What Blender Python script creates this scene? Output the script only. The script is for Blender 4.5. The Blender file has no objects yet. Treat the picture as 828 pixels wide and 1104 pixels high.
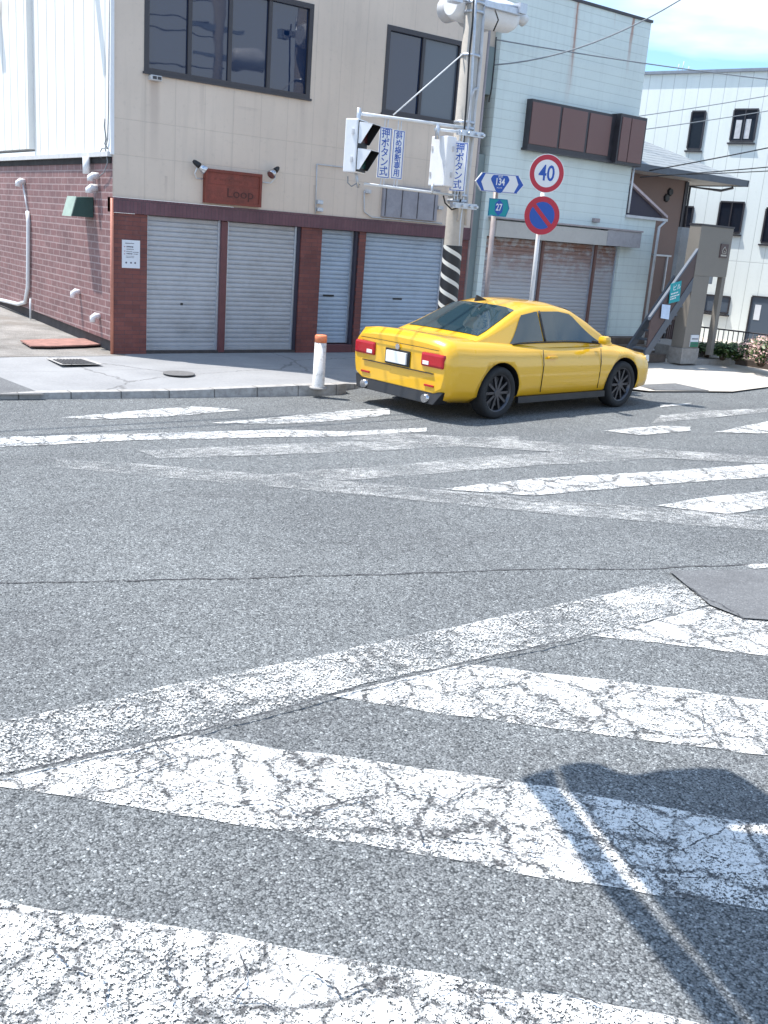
import bpy, bmesh, math, random
from mathutils import Vector, Matrix
R = math.radians
random.seed(4)
S = bpy.context.scene
COL = S.collection
# ------------------------------------------------------------------ camera
CAMH = 2.2
F_PX, CXP, CYP = 1063.64, 414.0, 552.0
pitch, roll, yaw = R(15.65), R(4.44), R(36.93)
FW = Vector((math.sin(yaw)*math.cos(pitch), math.cos(yaw)*math.cos(pitch), -math.sin(pitch)))
r0 = Vector((math.cos(yaw), -math.sin(yaw), 0)); u0 = r0.cross(FW)
RT = math.cos(roll)*r0 + math.sin(roll)*u0
UP = -math.sin(roll)*r0 + math.cos(roll)*u0
cam = bpy.data.cameras.new('camera'); camo = bpy.data.objects.new('camera', cam); COL.objects.link(camo)
camo.matrix_world = Matrix(((RT.x, UP.x, -FW.x, 0), (RT.y, UP.y, -FW.y, 0), (RT.z, UP.z, -FW.z, CAMH), (0, 0, 0, 1)))
cam.sensor_fit = 'VERTICAL'; cam.sensor_height = 24; cam.lens = F_PX/1104*24
cam.clip_start = 0.05; cam.clip_end = 3000
S.camera = camo
# ------------------------------------------------------------------ world, sun
SUN_EL, SUN_AZ = 66.0, 46.0          # the sun stands to the left and a little beyond the shop fronts
W = bpy.data.worlds.new('World'); S.world = W; W.use_nodes = True
nt = W.node_tree; nt.nodes.clear()
out = nt.nodes.new('ShaderNodeOutputWorld'); bg = nt.nodes.new('ShaderNodeBackground')
sky = nt.nodes.new('ShaderNodeTexSky'); sky.sky_type = 'NISHITA'; sky.sun_disc = False
sky.sun_elevation = R(SUN_EL); sky.sun_rotation = R(-SUN_AZ); sky.altitude = 0; sky.air_density = 1.0; sky.dust_density = 1.2; sky.ozone_density = 2.5
tc = nt.nodes.new('ShaderNodeTexCoord'); mp = nt.nodes.new('ShaderNodeMapping'); mp.inputs['Scale'].default_value = (1.6, 1.6, 7.0); mp.inputs['Location'].default_value = (0.35, 0.1, 0.25)
no = nt.nodes.new('ShaderNodeTexNoise'); no.inputs['Scale'].default_value = 1.3; no.inputs['Detail'].default_value = 7; no.inputs['Roughness'].default_value = 0.5
rmp = nt.nodes.new('ShaderNodeValToRGB'); rmp.color_ramp.elements[0].position = 0.47; rmp.color_ramp.elements[1].position = 0.60
mixc = nt.nodes.new('ShaderNodeMix'); mixc.data_type = 'RGBA'; mixc.inputs['B'].default_value = (5.0, 5.7, 6.4, 1)
nt.links.new(tc.outputs['Generated'], mp.inputs['Vector']); nt.links.new(mp.outputs[0], no.inputs['Vector']); nt.links.new(no.outputs['Fac'], rmp.inputs['Fac'])
sp_ = nt.nodes.new('ShaderNodeSeparateXYZ'); nt.links.new(tc.outputs['Generated'], sp_.inputs[0])
mr = nt.nodes.new('ShaderNodeMapRange'); nt.links.new(sp_.outputs['Z'], mr.inputs[0]); mr.inputs[1].default_value = 0.16; mr.inputs[2].default_value = 0.30; mr.inputs[3].default_value = 0.16; mr.inputs[4].default_value = -0.02
ad = nt.nodes.new('ShaderNodeMath'); ad.operation = 'ADD'; nt.links.new(no.outputs['Fac'], ad.inputs[0]); nt.links.new(mr.outputs[0], ad.inputs[1]); nt.links.new(ad.outputs[0], rmp.inputs['Fac'])
nt.links.new(rmp.outputs['Color'], mixc.inputs['Factor']); tn = nt.nodes.new('ShaderNodeMix'); tn.data_type = 'RGBA'; tn.blend_type = 'MULTIPLY'; tn.inputs['Factor'].default_value = 1.0; tn.inputs['B'].default_value = (0.80, 1.0, 1.09, 1)
nt.links.new(sky.outputs[0], tn.inputs['A']); nt.links.new(tn.outputs['Result'], mixc.inputs['A']); nt.links.new(mixc.outputs['Result'], bg.inputs['Color'])
bg.inputs['Strength'].default_value = 0.145
nt.links.new(bg.outputs[0], out.inputs[0])
sl = bpy.data.lights.new('sun', 'SUN'); sl.energy = 4.0; sl.angle = R(0.55); sl.color = (1.0, 0.955, 0.89)
so = bpy.data.objects.new('sun', sl); COL.objects.link(so)
SD = Vector((math.sin(R(SUN_AZ))*math.cos(R(SUN_EL)), -math.cos(R(SUN_AZ))*math.cos(R(SUN_EL)), -math.sin(R(SUN_EL))))
so.rotation_euler = SD.to_track_quat('-Z', 'Y').to_euler(); so.location = (0, 0, 30)
S.view_settings.view_transform = 'Standard'; S.view_settings.look = 'None'; S.view_settings.exposure = 0.82; S.view_settings.gamma = 1
S.render.engine = 'CYCLES'

# ------------------------------------------------------------------ measuring helpers (a sight line met with a real plane)
def ray(x, y): return (x-CXP)/F_PX*RT - (y-CYP)/F_PX*UP + FW
def G(x, y, z=0.0):
    d = ray(x, y); t = (z-CAMH)/d.z; return Vector((d.x*t, d.y*t, z))
def PY(x, y, Y):
    d = ray(x, y); t = Y/d.y; return Vector((d.x*t, Y, CAMH+d.z*t))
def PX(x, y, X):
    d = ray(x, y); t = X/d.x; return Vector((X, d.y*t, CAMH+d.z*t))

# ------------------------------------------------------------------ mesh helpers
class MB:
    def __init__(s): s.v = []; s.f = []; s.sm = set()
    def quad(s, pts, smooth=False):
        n = len(s.v); s.v += [Vector(p) for p in pts]; s.f.append(tuple(range(n, n+len(pts))))
        if smooth: s.sm.add(len(s.f)-1)
        return s
    def box(s, x0, x1, y0, y1, z0, z1, M=None):
        n = len(s.v)
        P = [Vector((x, y, z)) for z in (z0, z1) for y in (y0, y1) for x in (x0, x1)]
        if M is not None: P = [M @ p for p in P]
        s.v += P
        for f in ((0, 2, 3, 1), (4, 5, 7, 6), (0, 1, 5, 4), (2, 6, 7, 3), (0, 4, 6, 2), (1, 3, 7, 5)): s.f.append(tuple(n+i for i in f))
        return s
    def tube(s, pts, r, n=10, caps=True, M=None):
        pts = [Vector(p) for p in pts]; k = len(pts)
        rs = r if isinstance(r, (list, tuple)) else [r]*k
        base = len(s.v); a = None
        for i, p in enumerate(pts):
            d = (pts[min(i+1, k-1)]-pts[max(i-1, 0)]).normalized()
            if a is None: a = d.orthogonal().normalized()
            a = (a - a.dot(d)*d).normalized(); b = d.cross(a)
            for j in range(n):
                t = 2*math.pi*j/n; q = p + rs[i]*(math.cos(t)*a+math.sin(t)*b)
                s.v.append(M @ q if M is not None else q)
        for i in range(k-1):
            for j in range(n):
                j2 = (j+1) % n
                s.f.append((base+i*n+j, base+i*n+j2, base+(i+1)*n+j2, base+(i+1)*n+j)); s.sm.add(len(s.f)-1)
        if caps:
            s.f.append(tuple(base+j for j in reversed(range(n)))); s.f.append(tuple(base+(k-1)*n+j for j in range(n)))
        return s
    def prism(s, poly, vec, M=None):
        """poly: list of 3D points (planar), extruded along vec"""
        n = len(s.v); k = len(poly); vec = Vector(vec)
        P = [Vector(p) for p in poly]; P = P + [p+vec for p in P]
        if M is not None: P = [M @ p for p in P]
        s.v += P
        s.f.append(tuple(n+i for i in range(k))); s.f.append(tuple(n+k+i for i in reversed(range(k))))
        for i in range(k):
            j = (i+1) % k; s.f.append((n+i, n+k+i, n+k+j, n+j))
        return s
    def grid(s, rows, closed=False, smooth=True, flip=False):
        n = len(s.v); a = len(rows); b = len(rows[0])
        for r_ in rows: s.v += [Vector(p) for p in r_]
        for i in range(a-1):
            for j in range(b if closed else b-1):
                j2 = (j+1) % b; f = (n+i*b+j, n+i*b+j2, n+(i+1)*b+j2, n+(i+1)*b+j)
                s.f.append(f[::-1] if flip else f)
                if smooth: s.sm.add(len(s.f)-1)
        return s
    def build(s, name, mat, parent=None, local=False, bevel=0.0, recalc=True, seg=2):
        me = bpy.data.meshes.new(name)
        o = bpy.data.objects.new(name, me)
        off = Vector((0, 0, 0))
        if parent is not None:
            top = parent
            while top.parent: top = top.parent
            if not local: off = Vector(top.location)
            o.parent = parent
        me.from_pydata([tuple(p-off) for p in s.v], [], s.f)
        for i in s.sm: me.polygons[i].use_smooth = True
        me.materials.append(mat)
        if recalc or bevel:
            bm = bmesh.new(); bm.from_mesh(me)
            bmesh.ops.remove_doubles(bm, verts=bm.verts, dist=1e-5) if bevel else None
            if recalc: bmesh.ops.recalc_face_normals(bm, faces=bm.faces)
            if bevel:
                ed = [e for e in bm.edges if len(e.link_faces) == 2 and e.calc_face_angle(0) > 0.6]
                bmesh.ops.bevel(bm, geom=ed, offset=bevel, segments=seg, affect='EDGES', profile=0.6, clamp_overlap=True)
            bm.to_mesh(me); bm.free()
        me.update(); COL.objects.link(o); return o

def thing(name, label, cat, loc=(0, 0, 0), group=None, rz=0.0):
    o = bpy.data.objects.new(name, None); COL.objects.link(o); o.location = loc; o.rotation_euler = (0, 0, rz)
    o.empty_display_size = 0.1; o['label'] = label; o['category'] = cat
    if group: o['group'] = group
    return o
def tag(o, label, cat, group=None):
    o['label'] = label; o['category'] = cat
    if group: o['group'] = group
    return o
def struct(o): o['kind'] = 'structure'; return o
def rebase(o, loc):
    """put a single-mesh thing's origin at its base"""
    loc = Vector(loc); o.data.transform(Matrix.Translation(-loc)); o.location = loc; return o

def text(name, body, size, mat, parent, M, depth=0.0015, squash=(1, 1), align='CENTER', local=False, bold=0.0):
    """flat lettering; M maps (x right, y up, z out of the face) to the world"""
    cu = bpy.data.curves.new(name, 'FONT'); cu.body = body; cu.size = size; cu.align_x = align; cu.align_y = 'CENTER'
    cu.extrude = depth; cu.resolution_u = 3; cu.offset = bold
    to = bpy.data.objects.new(name+'_tmp', cu); COL.objects.link(to)
    dg = bpy.context.evaluated_depsgraph_get(); me = bpy.data.meshes.new_from_object(to.evaluated_get(dg))
    bpy.data.objects.remove(to); bpy.data.curves.remove(cu)
    me.transform(Matrix.Diagonal((squash[0], squash[1], 1, 1))); me.transform(M)
    if parent is not None and not local:
        top = parent
        while top.parent: top = top.parent
        me.transform(Matrix.Translation(-Vector(top.location)))
    me.materials.clear(); me.materials.append(mat)
    for p in me.polygons: p.material_index = 0
    o = bpy.data.objects.new(name, me); COL.objects.link(o); o.parent = parent; return o
def face_M(origin, normal, up=(0, 0, 1)):
    n = Vector(normal).normalized(); u = Vector(up); x = u.cross(n).normalized(); y = n.cross(x)
    o = Vector(origin)
    return Matrix(((x.x, y.x, n.x, o.x), (x.y, y.y, n.y, o.y), (x.z, y.z, n.z, o.z), (0, 0, 0, 1)))

# ------------------------------------------------------------------ material helpers
class NT:
    def __init__(s, name):
        m = bpy.data.materials.new(name); m.use_nodes = True; s.m = m; s.t = m.node_tree
        s.b = s.t.nodes['Principled BSDF']; s.pos = s.t.nodes.new('ShaderNodeNewGeometry').outputs['Position']
        s.obj = s.t.nodes.new('ShaderNodeTexCoord').outputs['Object']
    def n(s, typ, **kw):
        nd = s.t.nodes.new(typ)
        for k, v in kw.items(): setattr(nd, k, v)
        return nd
    def put(s, sock, v):
        if hasattr(v, 'is_output') or isinstance(v, bpy.types.NodeSocket): s.t.links.new(v, sock)
        else:
            if isinstance(v, (tuple, list)) and len(v) == 3 and len(sock.default_value) == 4: v = (*v, 1)
            sock.default_value = v
    def math(s, op, a, b=0.0, c=0.0, clamp=False):
        nd = s.n('ShaderNodeMath', operation=op); nd.use_clamp = clamp
        s.put(nd.inputs[0], a); s.put(nd.inputs[1], b); s.put(nd.inputs[2], c); return nd.outputs[0]
    def vmul(s, v, k):
        nd = s.n('ShaderNodeVectorMath', operation='MULTIPLY'); s.put(nd.inputs[0], v); nd.inputs[1].default_value = k; return nd.outputs[0]
    def vadd(s, v, k):
        nd = s.n('ShaderNodeVectorMath', operation='ADD'); s.put(nd.inputs[0], v); s.put(nd.inputs[1], k); return nd.outputs[0]
    def xyz(s, v=None):
        nd = s.n('ShaderNodeSeparateXYZ'); s.put(nd.inputs[0], v or s.pos); return nd.outputs
    def comb(s, a, b, c=0.0):
        nd = s.n('ShaderNodeCombineXYZ'); s.put(nd.inputs[0], a); s.put(nd.inputs[1], b); s.put(nd.inputs[2], c); return nd.outputs[0]
    def noise(s, scale, detail=3, rough=0.5, v=None, col=False):
        nd = s.n('ShaderNodeTexNoise'); s.put(nd.inputs['Vector'], v or s.pos); s.put(nd.inputs['Scale'], scale); nd.inputs['Detail'].default_value = detail; nd.inputs['Roughness'].default_value = rough
        return nd.outputs['Color' if col else 'Fac']
    def voro(s, scale, feature='F1', v=None, out='Distance', rand=1.0):
        nd = s.n('ShaderNodeTexVoronoi', feature=feature); s.put(nd.inputs['Vector'], v or s.pos); nd.inputs['Scale'].default_value = scale; nd.inputs['Randomness'].default_value = rand
        return nd.outputs[out]
    def ramp(s, f, a, b, ca=0.0, cb=1.0):
        nd = s.n('ShaderNodeMapRange'); nd.clamp = True
        for i, v in zip(range(5), (f, a, b, ca, cb)): s.put(nd.inputs[i], v)
        return nd.outputs[0]
    def mix(s, f, a, b, mode='MIX'):
        nd = s.n('ShaderNodeMix', data_type='RGBA', blend_type=mode)
        s.put(nd.inputs['Factor'], f); s.put(nd.inputs['A'], a); s.put(nd.inputs['B'], b); return nd.outputs['Result']
    def groove(s, coord, period, width, offset=0.0):
        """1 inside a thin line repeated every period along coord"""
        a = s.math('ADD', coord, offset); m = s.math('MODULO', s.math('ADD', s.math('MODULO', a, period), period), period)
        d = s.math('MINIMUM', m, s.math('SUBTRACT', period, m))
        return s.ramp(d, 0.0, width, 1.0, 0.0)
    def bump(s, h, strength=0.4, dist=0.01, normal=None):
        nd = s.n('ShaderNodeBump'); nd.inputs['Strength'].default_value = strength; nd.inputs['Distance'].default_value = dist
        s.put(nd.inputs['Height'], h)
        if normal is not None: s.put(nd.inputs['Normal'], normal)
        s.t.links.new(nd.outputs[0], s.b.inputs['Normal']); return nd.outputs[0]
    def fin(s, col, rough=0.6, metal=0.0, spec=None):
        s.put(s.b.inputs['Base Color'], col); s.put(s.b.inputs['Roughness'], rough); s.put(s.b.inputs['Metallic'], metal)
        if spec is not None: s.b.inputs['Specular IOR Level'].default_value = spec
        return s.m

def plain(name, col, rough=0.5, metal=0.0, var=0.15, scale=6.0, bump=0.1, spec=None, dirt=0.0, coat=0.0):
    t = NT(name); n1 = t.noise(scale, 5, 0.6); n2 = t.noise(scale*9, 3, 0.6)
    f = t.math('ADD', t.math('MULTIPLY', n1, 0.7), t.math('MULTIPLY', n2, 0.3))
    dark = tuple(c*(1-var) for c in col); lite = tuple(min(1, c*(1+var)) for c in col)
    c = t.mix(t.ramp(f, 0.35, 0.65), dark, lite)
    if dirt: c = t.mix(t.math('MULTIPLY', t.ramp(t.noise(scale*1.7, 6, 0.7), 0.5, 0.72), dirt), c, (0.10, 0.085, 0.07))
    if bump: t.bump(f, bump, 0.01)
    m = t.fin(c, t.ramp(n1, 0.3, 0.7, rough*0.85, min(1, rough*1.15)), metal, spec)
    if coat: t.b.inputs['Coat Weight'].default_value = coat; t.b.inputs['Coat Roughness'].default_value = 0.05
    return m

def asphalt_nodes(t, tone=1.0):
    """colour and height of old exposed-aggregate asphalt"""
    warp = t.vadd(t.pos, t.vmul(t.noise(60, 2, 0.5, col=True), (0.008, 0.008, 0.0)))
    d1 = t.voro(120, v=warp); cell = t.voro(120, v=warp, out='Color'); d2 = t.voro(260)
    cb = t.xyz(cell)[0]
    big = t.noise(0.55, 4, 0.55); mid = t.noise(7, 4, 0.6)
    stone = t.ramp(cb, 0.0, 1.0, 0.145, 0.262)
    flecks = t.ramp(cb, 0.93, 0.99)
    c = t.mix(t.ramp(d1, 0.48, 0.75), t.comb(t.math('MULTIPLY', stone, 0.955), stone, t.math('MULTIPLY', stone, 1.015)), (0.05, 0.055, 0.058))
    c = t.mix(t.math('MULTIPLY', flecks, 0.6), c, (0.5, 0.52, 0.52))
    c = t.mix(1.0, c, t.mix(t.ramp(big, 0.3, 0.7), (0.86*tone, 0.86*tone, 0.87*tone), (1.12*tone, 1.12*tone, 1.12*tone)), 'MULTIPLY')
    c = t.mix(t.math('MULTIPLY', t.ramp(t.noise(1.0, 5, 0.6, v=t.vmul(t.pos, (0.35, 1.6, 1.0))), 0.52, 0.72), 0.30), c, (0.075, 0.075, 0.08))
    c = t.mix(1.0, c, t.mix(t.ramp(mid, 0.3, 0.7), (0.9, 0.9, 0.9), (1.08, 1.08, 1.08)), 'MULTIPLY')
    g2 = t.voro(62, v=warp, out='Color'); g3 = t.xyz(g2)[1]; n4 = t.noise(55, 3, 0.75)
    gr = t.math('ADD', t.math('MULTIPLY', g3, 0.45), t.math('MULTIPLY', n4, 0.55))
    c = t.mix(1.0, c, t.mix(t.ramp(gr, 0.28, 0.72), (0.72, 0.72, 0.73), (1.32, 1.32, 1.31)), 'MULTIPLY')
    h = t.math('SUBTRACT', t.math('MULTIPLY', t.ramp(d1, 0.1, 0.6, 1, 0), 1.0), t.math('MULTIPLY', d2, 0.25))
    h = t.math('ADD', h, t.math('MULTIPLY', cb, 0.5))
    return c, h
def crack_mask(t, scale, width, amount=0.5, warpamt=0.12, breakscale=1.3):
    w = t.vadd(t.pos, t.vmul(t.noise(5.5, 5, 0.65, col=True), (warpamt, warpamt, 0)))
    d = t.voro(scale, 'DISTANCE_TO_EDGE', v=w)
    m = t.ramp(d, width*0.35, width, 1, 0)
    g = t.ramp(t.noise(breakscale, 2, 0.5), 1-amount-0.06, 1-amount+0.06)
    return t.math('MULTIPLY', m, g)

def mat_asphalt(name='asphalt', tone=1.0, smooth=False):
    t = NT(name); c, h = asphalt_nodes(t, tone)
    if smooth:
        n = t.noise(160, 3, 0.6); c = t.mix(0.35, t.mix(t.ramp(n, 0.3, 0.7), (0.10, 0.10, 0.105), (0.20, 0.20, 0.205)), c); c = t.mix(t.math('MULTIPLY', t.ramp(t.noise(3.0, 4, 0.6), 0.45, 0.7), 0.5), c, (0.09, 0.09, 0.095)); h = t.math('MULTIPLY', n, 0.7)
    t.bump(h, 0.6, 0.005); return t.fin(c, 0.9, 0, 0.3)
def mat_paint(name, wear=0.5, cracks=0.6, white=0.74):
    """thermoplastic road paint, worn down to the stones: transparent where it is gone"""
    t = NT(name); c, h = asphalt_nodes(t)
    f1 = t.noise(85, 2, 0.6); f2 = t.noise(190, 2, 0.6); mid = t.noise(14, 5, 0.65); big = t.noise(1.7, 4, 0.6)
    fine = t.math('ADD', t.math('MULTIPLY', f1, 0.55), t.math('MULTIPLY', f2, 0.45))
    f = t.math('ADD', t.math('ADD', t.math('MULTIPLY', fine, 0.66), t.math('MULTIPLY', mid, 0.16)), t.math('MULTIPLY', big, 0.18))
    gone = t.ramp(f, 0.5+0.12*(0.5-wear)-0.006, 0.5+0.12*(0.5-wear)+0.012)   # 1 = bare
    edge = t.math('MULTIPLY', crack_mask(t, 3.1, 0.10, cracks*0.80, 0.30, 1.7), t.ramp(fine, 0.46, 0.56))
    gone = t.math('MAXIMUM', gone, edge)
    cr = t.math('MAXIMUM', crack_mask(t, 3.1, 0.040, cracks*0.80, 0.30, 1.7), t.math('MULTIPLY', crack_mask(t, 7.5, 0.034, cracks*0.62, 0.15, 2.2), 0.8))
    cr = t.math('MULTIPLY', cr, t.ramp(t.noise(30, 3, 0.7), 0.38, 0.56, 0.15, 1.0))
    pc = t.mix(t.ramp(mid, 0.35, 0.7), (white, white, white*0.985), (white*0.86, white*0.86, white*0.84))
    pc = t.mix(t.math('MULTIPLY', t.ramp(t.noise(70, 4, 0.7), 0.52, 0.68), 0.45), pc, (0.30, 0.30, 0.30))
    pc = t.mix(cr, pc, (0.09, 0.088, 0.09))
    hh = t.math('SUBTRACT', t.math('ADD', t.math('MULTIPLY', h, 0.7), 0.8), t.math('MULTIPLY', cr, 1.6))
    t.bump(hh, 0.6, 0.005); t.fin(pc, 0.75, 0, 0.3)
    # a slightly raised film: the worn spots show the road sheet below
    tr = t.n('ShaderNodeBsdfTransparent'); mx = t.n('ShaderNodeMixShader')
    t.put(mx.inputs[0], gone); t.t.links.new(t.b.outputs[0], mx.inputs[1]); t.t.links.new(tr.outputs[0], mx.inputs[2])
    t.t.links.new(mx.outputs[0], t.t.nodes['Material Output'].inputs['Surface'])
    return t.m

def mat_brick(name, axis, c1, c2, mortar, bw, bh, msize, bump=0.5, dirt=0.3):
    t = NT(name); x, y, z = t.xyz(); v = t.comb(x if axis == 'x' else y, z)
    nd = t.n('ShaderNodeTexBrick'); t.put(nd.inputs['Vector'], v)
    t.put(nd.inputs['Color1'], c1); t.put(nd.inputs['Color2'], c2); t.put(nd.inputs['Mortar'], mortar)
    nd.inputs['Scale'].default_value = 1.0; nd.inputs['Mortar Size'].default_value = msize; nd.inputs['Mortar Smooth'].default_value = 0.15
    nd.inputs['Brick Width'].default_value = bw; nd.inputs['Row Height'].default_value = bh; nd.inputs['Bias'].default_value = 0.0
    c = t.mix(1.0, nd.outputs['Color'], t.mix(t.ramp(t.noise(2.2, 5, 0.65), 0.3, 0.7), (0.78, 0.76, 0.78), (1.15, 1.12, 1.12)), 'MULTIPLY')
    c = t.mix(t.math('MULTIPLY', t.ramp(t.noise(11, 5, 0.7), 0.5, 0.75), dirt), c, (0.42, 0.36, 0.36))
    h = t.math('ADD', t.math('SUBTRACT', 1.0, nd.outputs['Fac']), t.math('MULTIPLY', t.noise(45, 3, 0.6), 0.35))
    t.bump(h, bump, 0.012); return t.fin(c, 0.62)

def mat_panel_wall(name, col, axis, lines, zlines=(), zperiod=None, var=0.06, gdark=0.55, stains=0.0, rough=0.6, gw=0.008, bump=0.3, offset=0.0):
    """painted cladding with thin joints: period along the wall, listed or repeated heights"""
    t = NT(name); x, y, z = t.xyz(); a = x if axis == 'x' else y
    g = None
    def mx(g, m): return m if g is None else t.math('MAXIMUM', g, m)
    if lines: g = mx(g, t.groove(a, lines, gw, offset))
    if zperiod: g = mx(g, t.groove(z, zperiod, gw, 0.0))
    for zz in zlines: g = mx(g, t.ramp(t.math('ABSOLUTE', t.math('SUBTRACT', z, zz)), 0.0, gw, 1, 0))
    n1 = t.noise(0.9, 5, 0.6); n2 = t.noise(14, 4, 0.6)
    c = t.mix(t.ramp(n1, 0.3, 0.7), tuple(k*(1-var) for k in col), tuple(min(1, k*(1+var)) for k in col))
    # rain streaks: noise stretched along z
    st = t.noise(1.0, 4, 0.6, v=t.vmul(t.pos, (9, 9, 0.45)))
    c = t.mix(t.math('MULTIPLY', t.ramp(st, 0.52, 0.75), 0.12+stains), c, tuple(k*0.62 for k in col))
    c = t.mix(t.math('MULTIPLY', t.ramp(n2, 0.58, 0.8), 0.14+stains*0.6), c, tuple(k*0.5 for k in col))
    if g is not None:
        c = t.mix(t.math('MULTIPLY', g, gdark), c, tuple(k*0.25 for k in col))
        h = t.math('SUBTRACT', t.math('MULTIPLY', n2, 0.12), g)
    else: h = n2
    t.bump(h, bump, 0.008); t.fin(c, rough); return t

def mat_glass(name, tint=(0.012, 0.022, 0.045), rough=0.03, spec=0.7):
    t = NT(name)
    wob = t.noise(1.3, 2, 0.5); t.bump(wob, 0.05, 0.05)
    t.fin(tint, rough, 0.0, spec); t.b.inputs['IOR'].default_value = 1.52; return t.m

M = {}
M['asphalt'] = mat_asphalt()
M['patch'] = mat_asphalt('smooth_asphalt', 1.0, True)
M['paint'] = mat_paint('road_paint', 0.34, 0.9)
M['paint_faint'] = mat_paint('road_paint_faint', 0.78, 0.4, 0.6)
M['paint_mid'] = mat_paint('road_paint_mid', 0.66, 0.75, 0.70)
def add_streaks(t, lst, col):
    base = t.b.inputs['Base Color'].links[0].from_socket; x, y, z = t.xyz(); tot = None
    wob = t.math('MULTIPLY', t.math('SUBTRACT', t.noise(1.0, 3, 0.6, v=t.vmul(t.pos, (4, 4, 2))), 0.5), 0.06)
    for cx, w, zb, zt, k in lst:
        d = t.math('ABSOLUTE', t.math('SUBTRACT', t.math('ADD', x, wob), cx))
        mk = t.math('MULTIPLY', t.math('MULTIPLY', t.ramp(d, w*0.4, w, 1, 0), t.ramp(z, zb, zt, 0.15, 1)), t.math('LESS_THAN', z, zt))
        mk = t.math('MULTIPLY', t.math('MULTIPLY', mk, t.math('GREATER_THAN', z, zb)), k); tot = mk if tot is None else t.math('MAXIMUM', tot, mk)
    t.t.links.new(t.mix(tot, base, col), t.b.inputs['Base Color']); return t.m
M['cream'] = mat_panel_wall('cream_cladding', (0.70, 0.585, 0.485), 'x', 0.475, zlines=(3.03, 3.52), var=0.06, gdark=0.22, stains=0.14, offset=0.12)
M['cream'] = add_streaks(M['cream'], ((6.20, 0.09, 3.0, 4.1, 0.42), (6.95, 0.05, 3.6, 4.15, 0.2), (8.7, 0.06, 3.3, 4.15, 0.22), (10.35, 0.05, 3.4, 4.1, 0.2), (11.7, 0.06, 3.2, 4.1, 0.22), (7.72, 0.25, 3.88, 3.93, 0.25), (6.4, 0.03, 2.45, 2.8, 0.3), (9.0, 0.04, 2.45, 2.9, 0.25)), (0.33, 0.25, 0.215))
M['white_rib'] = mat_panel_wall('white_ribbed_siding', (0.80, 0.80, 0.77), 'y', 0.43, var=0.03, gdark=0.85, stains=0.03, rough=0.45, gw=0.03, offset=0.2).m
M['brick_side'] = mat_brick('maroon_wall_tile', 'y', (0.225, 0.115, 0.112), (0.175, 0.088, 0.088), (0.34, 0.25, 0.245), 0.30, 0.104, 0.011, 0.8, 0.25)
M['brick_front'] = mat_brick('brown_front_tile', 'x', (0.20, 0.062, 0.050), (0.15, 0.048, 0.042), (0.085, 0.045, 0.05), 0.24, 0.064, 0.004, 0.35, 0.05)
M['brick_lintel'] = mat_brick('dull_maroon_lintel', 'x', (0.155, 0.07, 0.085), (0.125, 0.058, 0.072), (0.08, 0.05, 0.06), 0.06, 0.24, 0.004, 0.3, 0.05)
M['maroon'] = plain('maroon_paint', (0.13, 0.045, 0.05), 0.5)
M['salmon'] = plain('salmon_corner_trim', (0.50, 0.20, 0.14), 0.5)
M['darkgap'] = plain('painted_gap_dark', (0.012, 0.011, 0.013), 0.8)  # near-black paint standing in for the shadow inside gaps and hollows
M['foundation'] = plain('dark_foundation', (0.07, 0.06, 0.06), 0.9, var=0.4)  # dark mottled base colour
M['shutter'] = plain('grey_blue_shutter', (0.43, 0.44, 0.465), 0.42, 0.15, var=0.10, scale=1.4, dirt=0.22)
M['shutter_blue'] = plain('light_blue_shutter', (0.38, 0.45, 0.54), 0.42, 0.15, var=0.10, scale=1.6, dirt=0.16)
M['frame_dark'] = plain('dark_bronze_frame', (0.055, 0.052, 0.06), 0.4, 0.3)
M['glass'] = mat_glass('window_glass', (0.006, 0.020, 0.062), 0.02, 0.8)
M['glass_grey'] = mat_glass('grey_window_glass', (0.014, 0.019, 0.03), 0.04, 0.4)
M['glass_soft'] = mat_glass('window_glass_curtained', (0.10, 0.125, 0.16), 0.06, 0.5)
M['metal'] = plain('galvanised_steel', (0.52, 0.56, 0.62), 0.35, 0.55, var=0.12, scale=20)
M['metal_pale'] = plain('pale_painted_steel', (0.72, 0.74, 0.76), 0.4, 0.0, var=0.05)
M['pvc'] = plain('grey_pvc_pipe', (0.55, 0.55, 0.56), 0.4)
M['pvc_dull'] = plain('dull_pipe', (0.36, 0.31, 0.31), 0.5)
M['white'] = plain('white_enamel', (0.80, 0.81, 0.83), 0.35, var=0.03, dirt=0.08)
M['black'] = plain('black_plastic', (0.012, 0.012, 0.014), 0.5)
M['concrete_pole'] = plain('concrete_pole', (0.44, 0.41, 0.37), 0.8, var=0.08, scale=12, bump=0.2, dirt=0.12)
M['blue'] = plain('sign_blue', (0.012, 0.085, 0.42), 0.35, var=0.04)
M['sign_white'] = plain('sign_white', (0.80, 0.81, 0.82), 0.35, var=0.02)
M['red'] = plain('sign_red', (0.50, 0.018, 0.045), 0.35, var=0.05)
M['teal'] = plain('sign_teal', (0.0, 0.30, 0.34), 0.4, var=0.04)
M['brown_sign'] = plain('brown_board', (0.21, 0.05, 0.035), 0.6, var=0.35, scale=5)
M['brown_ink'] = plain('dark_brown_lettering', (0.07, 0.02, 0.018), 0.6)
M['yellow'] = plain('yellow_car_paint', (0.80, 0.44, 0.008), 0.32, 0.0, var=0.008, scale=2, bump=0, coat=1.0)
M['tyre'] = plain('tyre_rubber', (0.018, 0.018, 0.019), 0.8)
M['rim'] = plain('dark_alloy', (0.09, 0.09, 0.10), 0.3, 0.8)
M['tail'] = plain('tail_lamp_red', (0.42, 0.012, 0.02), 0.15, var=0.1)
M['chrome'] = plain('chrome', (0.6, 0.6, 0.62), 0.15, 1.0)
M['carglass'] = mat_glass('car_glass', (0.02, 0.04, 0.05), 0.03, 0.8)
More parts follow.
